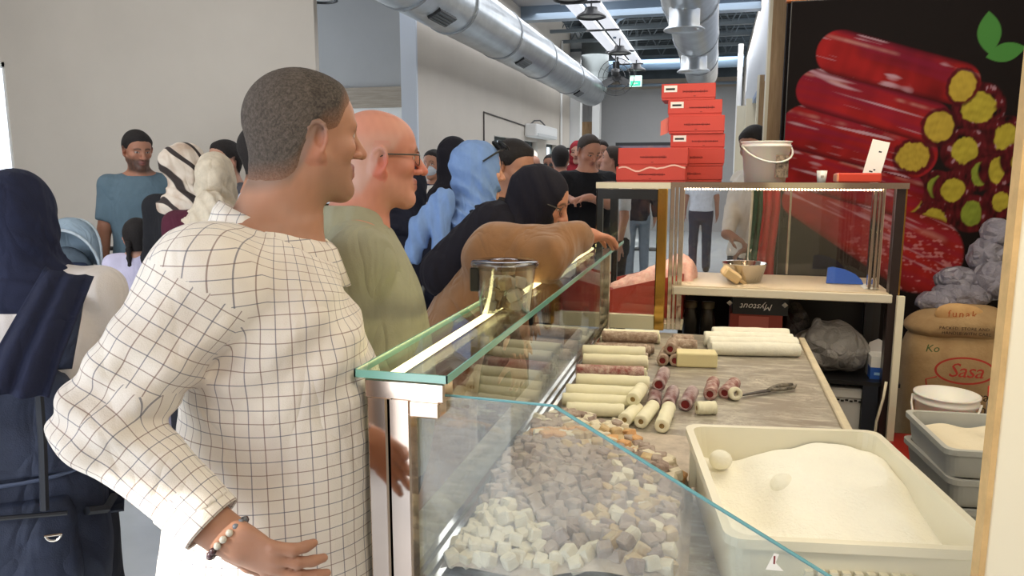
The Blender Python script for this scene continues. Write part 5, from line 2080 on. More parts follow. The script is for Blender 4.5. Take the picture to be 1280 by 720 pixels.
    if top is not None:
        T = SDF()
        sec = sections(.012)
        zh = hem * s
        sec = [q for q in sec if q[0] > zh + .02]
        lo = [q for q in sections(.012) if q[0] <= zh + .02]
        lastq = (lo[-1] if lo else sec[0])
        sec = [(zh, lastq[1], lastq[2], lastq[3] + .004, lastq[4] + .004)] + sec
        T.tor(sec, .03)
        for side, q in (('L', -1), ('R', 1)):
            sp, el, W = A[side]
            T.cap(*TR_[0 if side == 'L' else 1], .046 * s, .054 * s, .04)
            T.ell(sp + np.array([-q * .01 * s, 0, -.005 * s]), (.066 * s, .066 * s, .062 * s), None, .04)
            if sleeve == 'short':
                capf(T, sp, sp + (el - sp) * .82, .062 * s, .058 * s, .03)
            elif sleeve == 'long':
                T.cap(sp, el, .062 * s, .052 * s, .03)
                capf(T, el, el + (W - el) * .96, .052 * s, .040 * s, .02)
        T.disp(fd)
        sculpt('top', T, cr, top, o, smooth=1, local=True)
        if collar and not far:
            c = MB()
            n = 28
            ri = [[], [], []]
            for k in range(n):
                a = 2 * math.pi * k / n
                up = .035 * (1 - .5 * max(0, math.sin(a)) ** 2)
                for j, (rr, zz) in enumerate(((.070, up), (.082, up - .002), (.112, -.034))):
                    ri[j].append(c.bm.verts.new((neck[0] + rr * s * math.cos(a), neck[1] + (rr + .004) * s * math.sin(a) - (.012 * s if j == 0 else .008 * s), neck[2] + .022 * s + (zz - .03 * max(0, math.sin(a)) ** 3) * s)))
            for A_, B_ in zip(ri, ri[1:]):
                for k in range(n):
                    c.bm.faces.new((A_[k], A_[(k + 1) % n], B_[(k + 1) % n], B_[k]))
            oo = c.build('collar', top, smooth=True)
            oo.parent = o
    if dress is not None:
        T = SDF()
        sec = [q for q in sections(.018) if q[0] > 1.0 * s]
        sec = [(.03 * s, 0, 0, .20 * s, .18 * s), (.5 * s, 0, 0, .195 * s, .17 * s), (.85 * s, 0, lz(.85 * s), .21 * s * girth, .165 * s * girth)] + sec
        T.tor(sec, .03)
        for side, q in (('L', -1), ('R', 1)):
            sp, el, W = A[side]
            T.cap(*TR_[0 if side == 'L' else 1], .05 * s, .058 * s, .04)
            T.ell(sp + np.array([-q * .01 * s, 0, -.005 * s]), (.07 * s, .07 * s, .066 * s), None, .05)
            T.cap(sp, el, .066 * s, .062 * s, .03)
            capf(T, el, el + (W - el) * .97, .062 * s, .050 * s, .02)
        for a, b, ra, rb in extra:
            T.cap(loc(a), loc(b), ra, rb, .04)
        T.disp(fd)
        sculpt('coat', T, cr, dress, o, smooth=1, local=True)
    if legs is not None:
        T = SDF()
        T.tor([q for q in sections(.006) if q[0] < 1.12 * s], .03)
        for q in (-1, 1):
            T.cap((q * .09 * s, 0, .9 * s), (q * .10 * s, .015 * s, .49 * s), .092 * s, .070 * s, .03)
            capf(T, (q * .10 * s, .015 * s, .49 * s), (q * .103 * s, -.02 * s, .06 * s), .070 * s, .060 * s, .02)
        T.disp(fd)
        sculpt('trousers', T, max(cr, .014), legs, o, smooth=1, local=True)
    if shoes:
        for q in (-1, 1):
            T = SDF()
            T.ell((q * .105 * s, .05 * s, .045 * s), (.047 * s, .135 * s, .05 * s), None, .02)
            T.ell((q * .105 * s, -.03 * s, .07 * s), (.045 * s, .06 * s, .06 * s), None, .03)
            T.plane((0, 0, .004), (0, 0, -1))
            sculpt('shoe', T, .014, cloth('dark_shoes', (34, 32, 34), rough=.5), o, smooth=1, local=True)
    if scarf is not None:
        m, style = scarf
        T = SDF()
        T.ell(P(0, -.016, .022), np.array([.088, .112, .103]) * hs, Q, .01)
        T.ell(P(0, -.01, -.06), np.array([.082, .088, .085]) * hs, Q, .05)
        T.cap(P(0, -.02, -.10), neck + np.array([0, .0, -.02]), .082 * hs, .11 * hs, .05)
        T.ell(neck + np.array([0, .005, -.055 * s]), (.175 * s, .125 * s, .075 * s), None, .06)
        if style.get('drape'):
            T.ell(neck + np.array([0, -.03, -.14 * s]), (.21 * s, .15 * s, .16 * s), None, .06)
        if style.get('bun'):
            T.ell(P(0, -.105, .02), np.array([.055, .045, .055]) * hs, Q, .05)
        T.ell(P(0, .122, -.020), np.array([.060, .062, .088]) * hs, Q, .02, 's')
        w3 = wave(17, 18, 6)
        ay = Q @ np.array([0, 1., 0])
        az = Q @ np.array([0, 0, 1.])

        def fd2(X, Y, Z):
            u = (X - hc[0]) * ay[0] + (Y - hc[1]) * ay[1] + (Z - hc[2]) * ay[2]
            v = (X - hc[0]) * az[0] + (Y - hc[1]) * az[1] + (Z - hc[2]) * az[2]
            below = np.clip((.05 - v) / .11, .3, 1)
            a_ = 62 * (v * .75 + u * .65) + 2.4 * w3(X, Y, Z)
            b_ = 118 * (v * .55 + u * .85) + 3 * w3(X, Y, Z)
            return style.get('fold', 1) * below * (.010 * (np.abs(np.sin(a_)) - .6) + .0045 * (np.abs(np.sin(b_)) - .6))
        T.disp(fd2)
        sculpt('headscarf', T, min(cr, .0075) if not far else .010, m, o, smooth=1, local=True)
        if style.get('tails'):
            T = SDF()
            for a, b, ra, rb in style['tails']:
                T.cap(loc(a), loc(b), ra, rb, .025)
            w6 = wave(23, 9, 5)
            T.disp(lambda X, Y, Z: .010 * (np.abs(np.sin(75 * (X * .8 + Y * .6) + 14 * Z + 3 * w6(X, Y, Z))) - .55) * style.get('tailfold', 1))
            sculpt('scarf_tail', T, .007 if not far else .010, m, o, smooth=1, local=True)
    return ctx


def part_at(ctx, name, mesh, m, smooth=True):
    """a part modelled in the figure's own frame"""
    o = link(name, mesh, m, None, smooth)
    o.parent = ctx['o']
    return o


# --- the man in the checked shirt
def check_mat():
    m = mat('checked_shirt', (226, 218, 208), .8, bump=.3, bscale=420, bdist=.001, spec=.2, sheen=.1)
    N = Nodes(m)
    a = N.new('ShaderNodeAttribute', attribute_name='cloth')
    sp = N.new('ShaderNodeSeparateXYZ')
    N.link(a.outputs['Vector'], sp.inputs[0])
    step, wd = .0215, .075

    def lines(v):
        q = N.math('DIVIDE', v, step)
        fr = N.math('FRACT', q)
        ln = N.math('LESS_THAN', fr, wd)
        alt = N.math('LESS_THAN', N.math('FRACT', N.math('MULTIPLY', N.math('FLOOR', q), .5)), .25)
        return ln, alt
    lu, au = lines(sp.outputs[0])
    lv, av = lines(sp.outputs[1])
    brown, slate, base = lin((120, 92, 84)), lin((88, 88, 104)), lin((228, 220, 210))
    wrinkles(N, 420, .5)
    weave = N.mix(N.ramp(N.noise(9, 3, .5), .35, .65), base, lin((214, 204, 194)))
    c = N.mix(N.math('MULTIPLY', lu, .72), weave, N.mix(au, brown, slate))
    c = N.mix(N.math('MULTIPLY', lv, .72), c, N.mix(av, brown, slate))
    N.link(c, N.b.inputs['Base Color'])
    return m


def checked_man():
    M = check_mat()
    sR, eR, wR = np.array((-.765, .992, 1.412)), np.array((-.868, .884, 1.203)), np.array((-.684, .896, 1.050))
    torso = [(.80, .175, .165, -.01), (.93, .185, .172, -.01), (1.05, .180, .168, 0), (1.2, .182, .155, .0), (1.33, .182, .135, -.01), (1.42, .15, .105, -.012), (1.475, .075, .07, 0)]
    c = person('man in a pale brown-checked shirt with hand on hip, standing at the near case post', (-.701, 1.216, 1.641), -38, -54, hs=.93, skin=(164, 119, 95), torso=torso, headfwd=.058,
               res=.010, hres=.0034, hair=M_HAIRGREY, hair_t=.009, top=None, legs=cloth('navy_trousers', (52, 56, 70)), beard=.3, faceargs=dict(beardcol=(96, 80, 70), flush=.2), handres='R', nose=1.05, neckr=.068,
               shoulder={'R': sR},
               arms={'R': dict(wrist=wR, elbow=eR, dir=(.74, .10, -.40), palm=(.25, .85, .1), curls=(.35, .45, .55, .7), thumb=-1, spread=.07), 'L': dict(wrist=(-.95, 1.32, .86), pole=(-.4, .8, -.2))})
    s, A, neck = c['s'], c['A'], c['neck']
    T = SDF()
    sec = [(.84, 0, -.03, .205, .215), (.93, 0, -.022, .202, .200), (1.05, 0, -.008, .196, .188), (1.15, 0, 0, .197, .180), (1.25, 0, -.004, .198, .165), (1.34, 0, -.012, .192, .140), (1.42, 0, -.018, .160, .112), (1.475, 0, -.004, .092, .085)]
    tf = T.tor(sec, .03)
    sp, el, W = A['R']
    spL, elL, WL = A['L']
    T.ell(sp + np.array([-.02, .0, -.005]), (.075, .075, .07), None, .06)
    mid = (sp + el) / 2
    T.cap(sp, el, .074, .066, .05)
    T.cap(sp + np.array([-.03, .02, .0]), sp + (el - sp) * .5, .06, .06, .06)
    f = unit(W - el)
    capf(T, el, W - f * .035, .066, .047, .03)
    T.cap(spL, elL, .066, .06, .05)
    capf(T, elL, WL - unit(WL - elL) * .03, .06, .046, .03)
    w1, w2, w3, w4, w5 = wave(201, 12, 6), wave(202, 30, 6), wave(203, 60, 6), wave(204, 20, 6), wave(205, 42, 6)
    ua = unit(el - sp)

    def folds(X, Y, Z):
        d = .006 * w1(X, Y, Z) + .009 * (np.abs(w4(X, Y, Z * .7)) - .22) + .0045 * (np.abs(w5(X, Y, Z)) - .22) + .001 * w3(X, Y, Z)
        r = np.sqrt((X - el[0]) ** 2 + (Y - el[1]) ** 2 + (Z - el[2]) ** 2)
        t = (X - el[0]) * ua[0] + (Y - el[1]) * ua[1] + (Z - el[2]) * ua[2]
        d = d + .008 * np.exp(-(r / .12) ** 2) * np.sin(105 * t + 3 * w1(X, Y, Z))
        q = (X - sp[0]) * .3 + (Z - sp[2])
        d = d + .006 * np.exp(-((q + .12) / .09) ** 2) * np.sin(70 * (Z * .8 - Y * .7) + 2 * w1(X, Y, Z))
        return d
    T.plane((0, 0, 1.462), (0, .5, 1))
    T.disp(folds)

    def uv(P, Fc):
        C = P[Fc].mean(1)                            # each face takes one mapping, so no smear at seams
        X, Y, Z = C[:, 0], C[:, 1], C[:, 2]
        V = P[Fc]                                    # faces x 4 x 3
        out = np.zeros((len(Fc), 4, 3))

        def near(a, a0):
            return a0[:, None] + (a - a0[:, None] + math.pi) % (2 * math.pi) - math.pi
        th0 = np.arctan2(X, -Y)
        out[:, :, 0] = near(np.arctan2(V[..., 0], -V[..., 1]), th0) * .178
        out[:, :, 1] = V[..., 2] + .8 * np.clip(.185 - np.abs(V[..., 0]), 0, .13) * np.clip((V[..., 2] - 1.33) / .1, 0, 1)
        for (a, e, w_, ra) in ((sp, el, W, .07), (spL, elL, WL, .063)):
            for i, (p0, p1, base) in enumerate(((a, e, 0.0), (e, w_, np.linalg.norm(e - a)))):
                ax = unit(p1 - p0)
                L = np.linalg.norm(p1 - p0)
                cd = np.array(c['loc']((0, 0, 1.58))) - e
                ref = unit(cd - ax * (cd @ ax)) * -1
                bi = np.cross(ax, ref)

                def polar(Q):
                    v = Q - p0
                    t = v @ ax
                    pr = v - t[..., None] * ax
                    return t, np.linalg.norm(pr, axis=-1), np.arctan2(pr @ bi, -(pr @ ref))
                t, r, an = polar(C)
                own = (r < ra + .035) & (t > (0 if i else .012)) & (t < L + .05) & (tf(X, Y, Z) > .014)
                tv, rv, av = polar(V[own])
                out[own, :, 0] = near(av, an[own]) * ra + .004
                out[own, :, 1] = base + tv
        return out.reshape(-1, 3)
    sh = sculpt('checked_shirt', T, .0046, M, c['o'], uv=uv, smooth=1, local=True)
    # collar: stand and fall wrapped round the neck, open at the front
    cb = MB()
    n = 44
    rows = []
    for k in range(n + 1):
        a = R(-90 + 16 + (360 - 32) * k / n) + math.pi           # gap at the front
        f = .5 + .5 * math.cos(2 * math.pi * (k / n - .5))        # 1 at the back
        ca, sa = math.sin(a), -math.cos(a)
        ca, sa = math.cos(R(90) + R(18) + R(324) * k / n), math.sin(R(90) + R(18) + R(324) * k / n)
        zc = 1.418 + .075 * f
        g = .014 * (1 - f)
        pr = [(.080 + g, zc - .02), (.074 + g, zc + .030), (.079 + g, zc + .035), (.090 + g, zc + .022), (.108 + g * 1.3, zc - .024 - .020 * (1 - f))]
        rows.append([cb.bm.verts.new((neck[0] + r * ca, neck[1] - .002 + (r + .008) * sa, z)) for r, z in pr])
    for A_, B_ in zip(rows, rows[1:]):
        for j in range(4):
            cb.bm.faces.new((A_[j], A_[j + 1], B_[j + 1], B_[j]))
    me = cb.mesh('collar')
    co = np.array([v.co for v in me.vertices])
    at = me.attributes.new('cloth', 'FLOAT_VECTOR', 'POINT')
    uvv = np.zeros((len(co), 3), np.float32)
    uvv[:, 0] = np.arctan2(co[:, 0] - neck[0], -(co[:, 1] - neck[1])) * .10
    uvv[:, 1] = co[:, 2] * 1.0
    at.data.foreach_set('vector', uvv.ravel())
    o = part_at(c, 'collar', me, M)
    so = o.modifiers.new('thickness', 'SOLIDIFY')
    so.thickness = .0025
    # cuff
    ax = unit(W - el)
    ref = unit(np.cross(ax, np.array([.3, .2, 1.])))
    bi = np.cross(ax, ref)
    cu = MB()
    rr = []
    for t, r in ((-.085, .050), (-.080, .0535), (-.022, .0500), (-.018, .0485), (-.022, .045), (-.06, .045)):
        rr.append([cu.bm.verts.new(W + ax * t + r * (ref * math.cos(a) + bi * math.sin(a) * .9)) for a in [2 * math.pi * k / 26 for k in range(26)]])
    for A_, B_ in zip(rr, rr[1:]):
        for k in range(26):
            cu.bm.faces.new((A_[k], A_[(k + 1) % 26], B_[(k + 1) % 26], B_[k]))
    me = cu.mesh('cuff')
    co = np.array([v.co for v in me.vertices])
    at = me.attributes.new('cloth', 'FLOAT_VECTOR', 'POINT')
    v = co - W
    t = v @ ax
    pr = v - t[:, None] * ax
    uvv = np.zeros((len(co), 3), np.float32)
    uvv[:, 0] = np.arctan2(pr @ bi, -(pr @ ref)) * .05
    uvv[:, 1] = t
    at.data.foreach_set('vector', uvv.ravel())
    part_at(c, 'cuff', me, M)
    # bead bracelet on the wrist: beads are parts
    br = None
    bead = {}
    for k in range(18):
        a = 2 * math.pi * k / 18
        nm, cl = (('bead', (64, 40, 44)), ('bead', (96, 100, 108)), ('bead', (190, 184, 170)))[(k // 3) % 3]
        key = cl
        if key not in bead:
            b = MB()
            b.lathe([(.0005, -.0055), (.004, -.004), (.0056, 0), (.004, .004), (.0005, .0055)], n=10)
            bead[key] = b.mesh('bead')
            bead[key].polygons.foreach_set('use_smooth', [True] * len(bead[key].polygons))
            bead[key].materials.append(mat('bead_%d' % len(bead), cl, .3))
        o = bpy.data.objects.new('bead', bead[key])
        COL.objects.link(o)
        o.parent = c['o']
        o.location = Vector(W + ax * .012 + ref * .0345 * math.cos(a) + bi * .033 * math.sin(a))
    return c


checked_man()

# --- the man in glasses
def glasses(c, m, half=.071, y=.092, r=.021):
    P, hs = c['P'], c['hs']
    b = MB()
    for q in (-1, 1):
        pts = [Vector(P(q * .033 + r * 1.15 * math.cos(a), y - .004 * abs(math.cos(a)), -.004 + r * .8 * math.sin(a))) for a in [2 * math.pi * k / 18 for k in range(19)]]
        b.tube(pts, .0013 * hs, 6, caps=False)
        b.tube([Vector(P(q * .057, y - .004, .004)), Vector(P(q * .074, y - .018, .005)), Vector(P(q * .080, .0, .006)), Vector(P(q * .078, -.02, -.002))], .0022 * hs, 6)
    b.tube([Vector(P(-.010, y + .002, .002)), Vector(P(0, y + .005, .004)), Vector(P(.010, y + .002, .002))], .0013 * hs, 6)
    o = part_at(c, 'glasses_frame', b.mesh('glasses_frame'), m)
    for q in (-1, 1):
        b = MB()
        vs = [b.bm.verts.new(P(q * .033 + r * 1.12 * math.cos(a), y - .002 - .004 * abs(math.cos(a)), -.004 + r * .78 * math.sin(a))) for a in [2 * math.pi * k / 18 for k in range(18)]]
        b.bm.faces.new(vs)
        l = link('lens', b.mesh('lens'), M_GLASS)
        l.parent = o


M_FRAME = mat('dark_frame', (44, 36, 34), .3)
c = person('balding man in glasses and sage green polo shirt, second along the counter', (-.762, 1.645, 1.609), -54, -58, hs=.94, skin=(184, 124, 104), belly=.06, girth=1.1, fold=1.7, headfwd=.06, res=.011, hres=.0038,
           hair=None, scalp=((178, 146, 132), .7), beard=.16, top=cloth('sage_polo', (146, 144, 122), var=.06), legs=cloth('dark_trousers', (44, 44, 50)), nose=1.1, neckr=.064,
           arms={'R': dict(wrist=(-.86, 1.45, .88), pole=(-.2, -1, 0)), 'L': dict(wrist=(-.95, 1.85, .88), pole=(-.3, .4, 0))},
           faceargs=dict(beardcol=(170, 150, 140), brow=(96, 78, 68), flush=.35))
glasses(c, M_FRAME)

# --- woman with the backpack, seen from behind
NAVY = cloth('navy_scarf', (30, 34, 56), fold=1)  if False else cloth('navy_scarf', (32, 36, 58))
c = person('woman from behind in navy headscarf and white blouse wearing a dark backpack', (-1.655, 1.485, 1.472), 18, 34, skin=(196, 150, 124), girth=1.06, res=.012, hres=.006, headfwd=.0,
           scarf=(NAVY, dict(drape=False, fold=.7)), top=cloth('white_blouse', (216, 208, 204), var=.05), legs=cloth('black_skirt', (36, 38, 48)), sleeve='long', collar=False, hem=.8, fold=1.6)
wo = c
def backpack(c):
    t = thing('backpack', 'dark navy backpack with curved straps on the woman in the navy headscarf', 'backpack', Vector(c['root']) + Vector((0, 0, .75)))
    rt = Matrix.Translation(Vector(c['root']) + Vector((0, 0, -.10))) @ Matrix.Rotation(R(34), 4, 'Z')
    W = lambda p: rt @ Vector(p)
    m = cloth('backpack_cloth', (44, 50, 68), var=.2, rough=.65, vscale=25)
    def loft(name, ops, h, amp=.006, parent=t):
        s = SDF()
        for k, *a in ops:
            getattr(s, k)(*a)
        w1 = wave(77, 16, 6)
        s.disp(lambda X, Y, Z: amp * w1(X, Y, Z))
        o = sculpt(name, s, h, m)
        M = rt.copy()
        o.matrix_basis = M
        adopt(o, parent)
        return o
    loft('pack_body', [('tor', [(.70, 0, -.245, .17, .085), (.80, 0, -.25, .19, .105), (1.0, 0, -.24, .185, .10), (1.12, 0, -.225, .165, .08), (1.21, 0, -.20, .11, .045)], .02, 3.0)], .012)
    p = loft('front_pocket', [('tor', [(.71, 0, -.34, .13, .035), (.80, 0, -.35, .145, .05), (.93, 0, -.345, .14, .045), (.965, 0, -.335, .12, .03)], .02, 3.0)], .011, .004)
    fl = loft('top_flap', [('tor', [(1.02, 0, -.325, .165, .03), (1.10, 0, -.30, .165, .04), (1.2, 0, -.235, .13, .05), (1.235, 0, -.2, .08, .03)], .02, 3.0)], .011, .005)
    z = MB()
    z.tube([W((-.13, -.392, .945)), W((0, -.398, .955)), W((.13, -.392, .945))], .005, 6)
    z.build('zip', mat('zip_dark', (24, 26, 32), .4), t)
    r = MB()
    ctr = W((.10, -.395, .90))
    ux = (rt.to_3x3() @ Vector((1, 0, 0)))
    r.tube([ctr + ux * .015 * math.cos(a) + Vector((0, 0, .013 * math.sin(a))) for a in [math.pi + math.pi * k / 8 for k in range(9)]] , .0026, 6)
    r.tube([ctr - ux * .017, ctr + ux * .017], .0026, 6)
    r.build('ring', M_CHROME, t)
    for q in (-1, 1):
        s = MB()
        path = [(q * .10, -.20, 1.22), (q * .115, -.13, 1.33), (q * .115, -.055, 1.385), (q * .115, .03, 1.375), (q * .115, .115, 1.28), (q * .12, .14, 1.12), (q * .16, .06, .95), (q * .17, -.12, .82)]
        w = .045
        rows = []
        for i, (x, y, zz) in enumerate(path):
            g = Vector((x, y, zz))
            rows.append([s.bm.verts.new(rt @ (g + Vector((dx * w, 0, 0)))) for dx in (-.5, .5)])
        for a_, b_ in zip(rows, rows[1:]):
            s.bm.faces.new((a_[0], a_[1], b_[1], b_[0]))
        o = s.build('strap', m, t, True)
        so = o.modifiers.new('thickness', 'SOLIDIFY')
        so.thickness = .012
        so.offset = 0
    for q in (-1, 1):
        b = MB()
        b.tube([W((q * .085, -.335, 1.20)), W((q * .09, -.365, 1.10)), W((q * .09, -.40, .96))], .009, 6)
        b.build('webbing', mat('webbing_dark', (28, 32, 42), .6) if q < 0 else bpy.data.materials['webbing_dark'], t)
        b = MB()
        b.tube([W((q * .155, -.335, .92)), W((q * .185, -.29, .90)), W((q * .19, -.22, .90))], .010, 6)
        b.build('side_strap', bpy.data.materials['webbing_dark'], t)
    b = MB()
    b.tube([W((-.05, -.20, 1.235)), W((-.04, -.20, 1.27)), W((.04, -.20, 1.27)), W((.05, -.20, 1.235))], .010, 8)
    b.build('top_handle', bpy.data.materials['webbing_dark'], t)
    b = MB()
    b.tube([W((.165 * math.cos(a), -.345 + .01 * abs(math.cos(a)), 1.04 - .035 * math.sin(a))) for a in [math.pi * k / 14 for k in range(15)]], .005, 6)
    b.build('flap_piping', mat('piping_blue', (70, 80, 104), .6), t)
    return t


backpack(c)
path = [Vector(c['loc'](p)) for p in ((-1.45, 1.417, 1.343), (-1.418, 1.345, 1.296), (-1.393, 1.281, 1.249), (-1.376, 1.219, 1.194), (-1.369, 1.174, 1.13))]
wv = (path[-1] - path[0]).cross(Vector((0, -1, .25))).normalized()
b = MB()
def drape(u, v):
    k = v * (len(path) - 1)
    i = min(int(k), len(path) - 2)
    p = path[i].lerp(path[i + 1], k - i)
    w = (u - .5) * (.105 + .02 * v)
    return p + wv * w + Vector((0, -.012 * math.cos(u * 16 + v) - .03 * (1 - (2 * u - 1) ** 2), 0))
b.grid(drape, 26, 16)
o = part_at(c, 'scarf_tail', b.mesh('scarf_tail'), NAVY)
so = o.modifiers.new('thickness', 'SOLIDIFY')
so.thickness = .008
so.offset = 0

# --- other customers at the counter
c = person('woman in a light blue headscarf and black coat with sunglasses on her head', (-.915, 2.90, 1.578), -52, -40, skin=(196, 146, 120), res=.013, hres=.0065, girth=.98,
           scarf=(cloth('blue_scarf', (116, 144, 190), var=.08), dict(fold=1.5, tails=(((-1.02, 2.76, 1.47), (-1.09, 2.71, 1.36), .038, .044), ((-1.09, 2.70, 1.36), (-1.115, 2.69, 1.25), .042, .035), ((-1.0, 2.74, 1.47), (-1.015, 2.70, 1.25), .038, .036)))), dress=cloth('black_coat', (28, 28, 34)))
P = c['P']
b = MB()
for q in (-1, 1):
    b.tube([Vector(P(q * .060, .098, .088)), Vector(P(q * .099, .05, .075)), Vector(P(q * .103, -.02, .035))], [.003, .004, .0035], 6)
    pts = [Vector(P(q * .032 + .028 * math.cos(a), .098 - .02 * math.sin(a), .100 + .018 * math.sin(a))) for a in [2 * math.pi * k / 14 for k in range(14)]]
    b.bm.faces.new([b.bm.verts.new(p) for p in pts])
    b.tube(pts + pts[:1], .004, 6, caps=False)
part_at(c, 'sunglasses', b.mesh('sunglasses'), M_BLACK)
st = MB()
A = c['sections'](.032)
st.tube([(.085, .13, 1.30), (.09, .05, 1.42), (.06, -.06, 1.43), (-.03, -.155, 1.28), (-.13, -.16, 1.08), (-.2, -.12, .9)], .009, 6)
part_at(c, 'bag_strap', st.mesh('bag_strap'), cloth('grey_strap', (96, 96, 92)))

hand_w = np.array((-.430, 2.520, 1.372))
c = person('woman in black headscarf and brown coat reaching over the glass ledge', (-.560, 2.450, 1.478), -88, -66, pitch=20, H=1.64, lean=.30, skin=(190, 134, 106), res=.012, hres=.006, handres='R', girth=1.05, fold=2.2,
           scarf=(cloth('black_scarf', (24, 22, 32)), dict(drape=False, fold=.8, tailfold=.4, tails=(((-.70, 2.40, 1.38), (-.86, 2.36, 1.24), .10, .09),))), dress=cloth('brown_coat', (140, 100, 66), var=.10, sheen=.3), extra=(((-.66, 2.27, 1.345), (-.43, 2.31, 1.375), .060, .038), ((-.70, 2.26, 1.30), (-.50, 2.22, 1.29), .07, .05)),
           shoulder={'R': (-.66, 2.27, 1.335), 'L': (-.78, 2.60, 1.30)},
           arms={'R': dict(wrist=(-.395, 2.375, 1.372), elbow=(-.470, 2.22, 1.318), dir=(.55, .80, -.10), palm=(.15, .1, -1), curl=.5, thumb=1, spread=.14), 'L': dict(wrist=(-.70, 2.75, 1.0), pole=(-1, .3, 0))})
glasses(c, M_FRAME)

c = person('dark haired man looking down between the blue and the black headscarves', (-.908, 3.426, 1.595), -112, -90, pitch=14, skin=(176, 126, 100), res=.014, hres=.0055, hair=M_HAIRBLACK, hair_t=.016, beard=.35, faceargs=dict(beardcol=(50, 40, 36)), top=cloth('black_tshirt', (30, 30, 34)), legs=cloth('dark_trousers', (44, 44, 50)))

# --- left-hand crowd
c = person('bearded man in a slate blue t-shirt standing before the left wall', (-3.72, 4.265, 1.711), -120, 215, skin=(168, 118, 94), res=.014, hres=.0058, girth=1.12, hair=M_HAIRBLACK, hair_t=.012, beard=.85, pitch=12, faceargs=dict(beardcol=(34, 28, 26)), top=cloth('slate_tshirt', (92, 112, 124), var=.06), legs=cloth('dark_trousers', (44, 44, 50)), collar=False)
c = person('woman from behind in cream tied headscarf and maroon top', (-2.182, 2.973, 1.544), 25, 20, skin=(190, 140, 116), res=.013, hres=.008, girth=1.08,
           scarf=(cloth('cream_scarf', (214, 200, 178), var=.12, vscale=30), dict(fold=1.2, bun=True, tails=(((-2.14, 2.85, 1.44), (-2.19, 2.80, 1.24), .05, .06), ((-2.10, 2.84, 1.44), (-2.07, 2.80, 1.28), .045, .05)))),
           top=cloth('maroon_top', (82, 34, 50)), legs=cloth('dark_trousers', (44, 44, 50)), sleeve='long', collar=False, hem=.78)
pm = cloth('patterned_scarf', (222, 208, 192))
N = Nodes(pm)
wv = N.new('ShaderNodeTexWave', wave_type='BANDS', bands_direction='DIAGONAL')
wv.inputs['Scale'].default_value = 4.2
wv.inputs['Distortion'].default_value = 5
wv.inputs['Detail'].default_value = 1
N.link(N.coord(), wv.inputs['Vector'])
r1 = N.ramp(wv.outputs[0], .80, .88)
N.link(N.mix(r1, N.mix(N.ramp(N.noise(7), .45, .6), lin((224, 210, 194)), lin((192, 168, 148))), lin((62, 54, 52))), N.b.inputs['Base Color'])
c = person('woman in a striped cream and black headscarf with black shoulders', (-2.658, 3.40, 1.600), -30, 10, skin=(196, 150, 126), res=.014, hres=.008, scarf=(pm, dict(fold=1.2, bun=True)), top=cloth('black_top', (34, 34, 38)), legs=cloth('dark_trousers', (44, 44, 50)), sleeve='long', collar=False, hem=.8)
c = person('person whose black hair shows behind the two headscarves', (-2.942, 4.10, 1.638), 160, 160, skin=(186, 140, 116), res=.016, hres=.010, hair=M_HAIRBLACK, hair_t=.014, top=cloth('grey_top', (90, 90, 96)), legs=cloth('dark_trousers', (44, 44, 50)), collar=False)
c = person('man in a pale blue shirt mostly hidden behind the checked man', (-1.726, 2.692, 1.643), -52, -62, skin=(176, 126, 100), res=.014, hres=.007, hair=M_HAIRBLACK, top=cloth('pale_blue_shirt', (200, 208, 222)), legs=cloth('dark_trousers', (44, 44, 50)), collar=False)
c = person('small girl from behind with dark braided hair and lilac top', (-3.179, 3.593, 1.20), 40, 30, skin=(190, 142, 118), H=1.30, hs=.86, res=.012, hres=.007, hair=M_HAIRBLACK, hair_t=.016, hairline=([-.12, -.02, .0, .05, .1], [-.11, -.10, -.03, .03, .06]), top=cloth('lilac_top', (206, 200, 224), var=.05), legs=cloth('lilac_trousers', (190, 184, 206)), collar=False, hem=.8, fold=1.4)
Pg = c['P']
for q in (-1, 1):
    b = MB()
    pts = [Pg(q * .05, -.085, -.02), Pg(q * .056, -.105, -.07), Pg(q * .058, -.105, -.13), Pg(q * .055, -.10, -.19), Pg(q * .05, -.10, -.25)]
    pp = []
    rr_ = []
    for i in range(len(pts) - 1):
        for k in range(4):
            pp.append(Vector(pts[i] + (pts[i + 1] - pts[i]) * k / 4))
            rr_.append(.016 * (1 - .1 * i) * (1 + .25 * math.sin(k * math.pi / 2 + i)))
    b.tube(pp, rr_, 8)
    part_at(c, 'braid', b.mesh('braid'), M_HAIRBLACK)

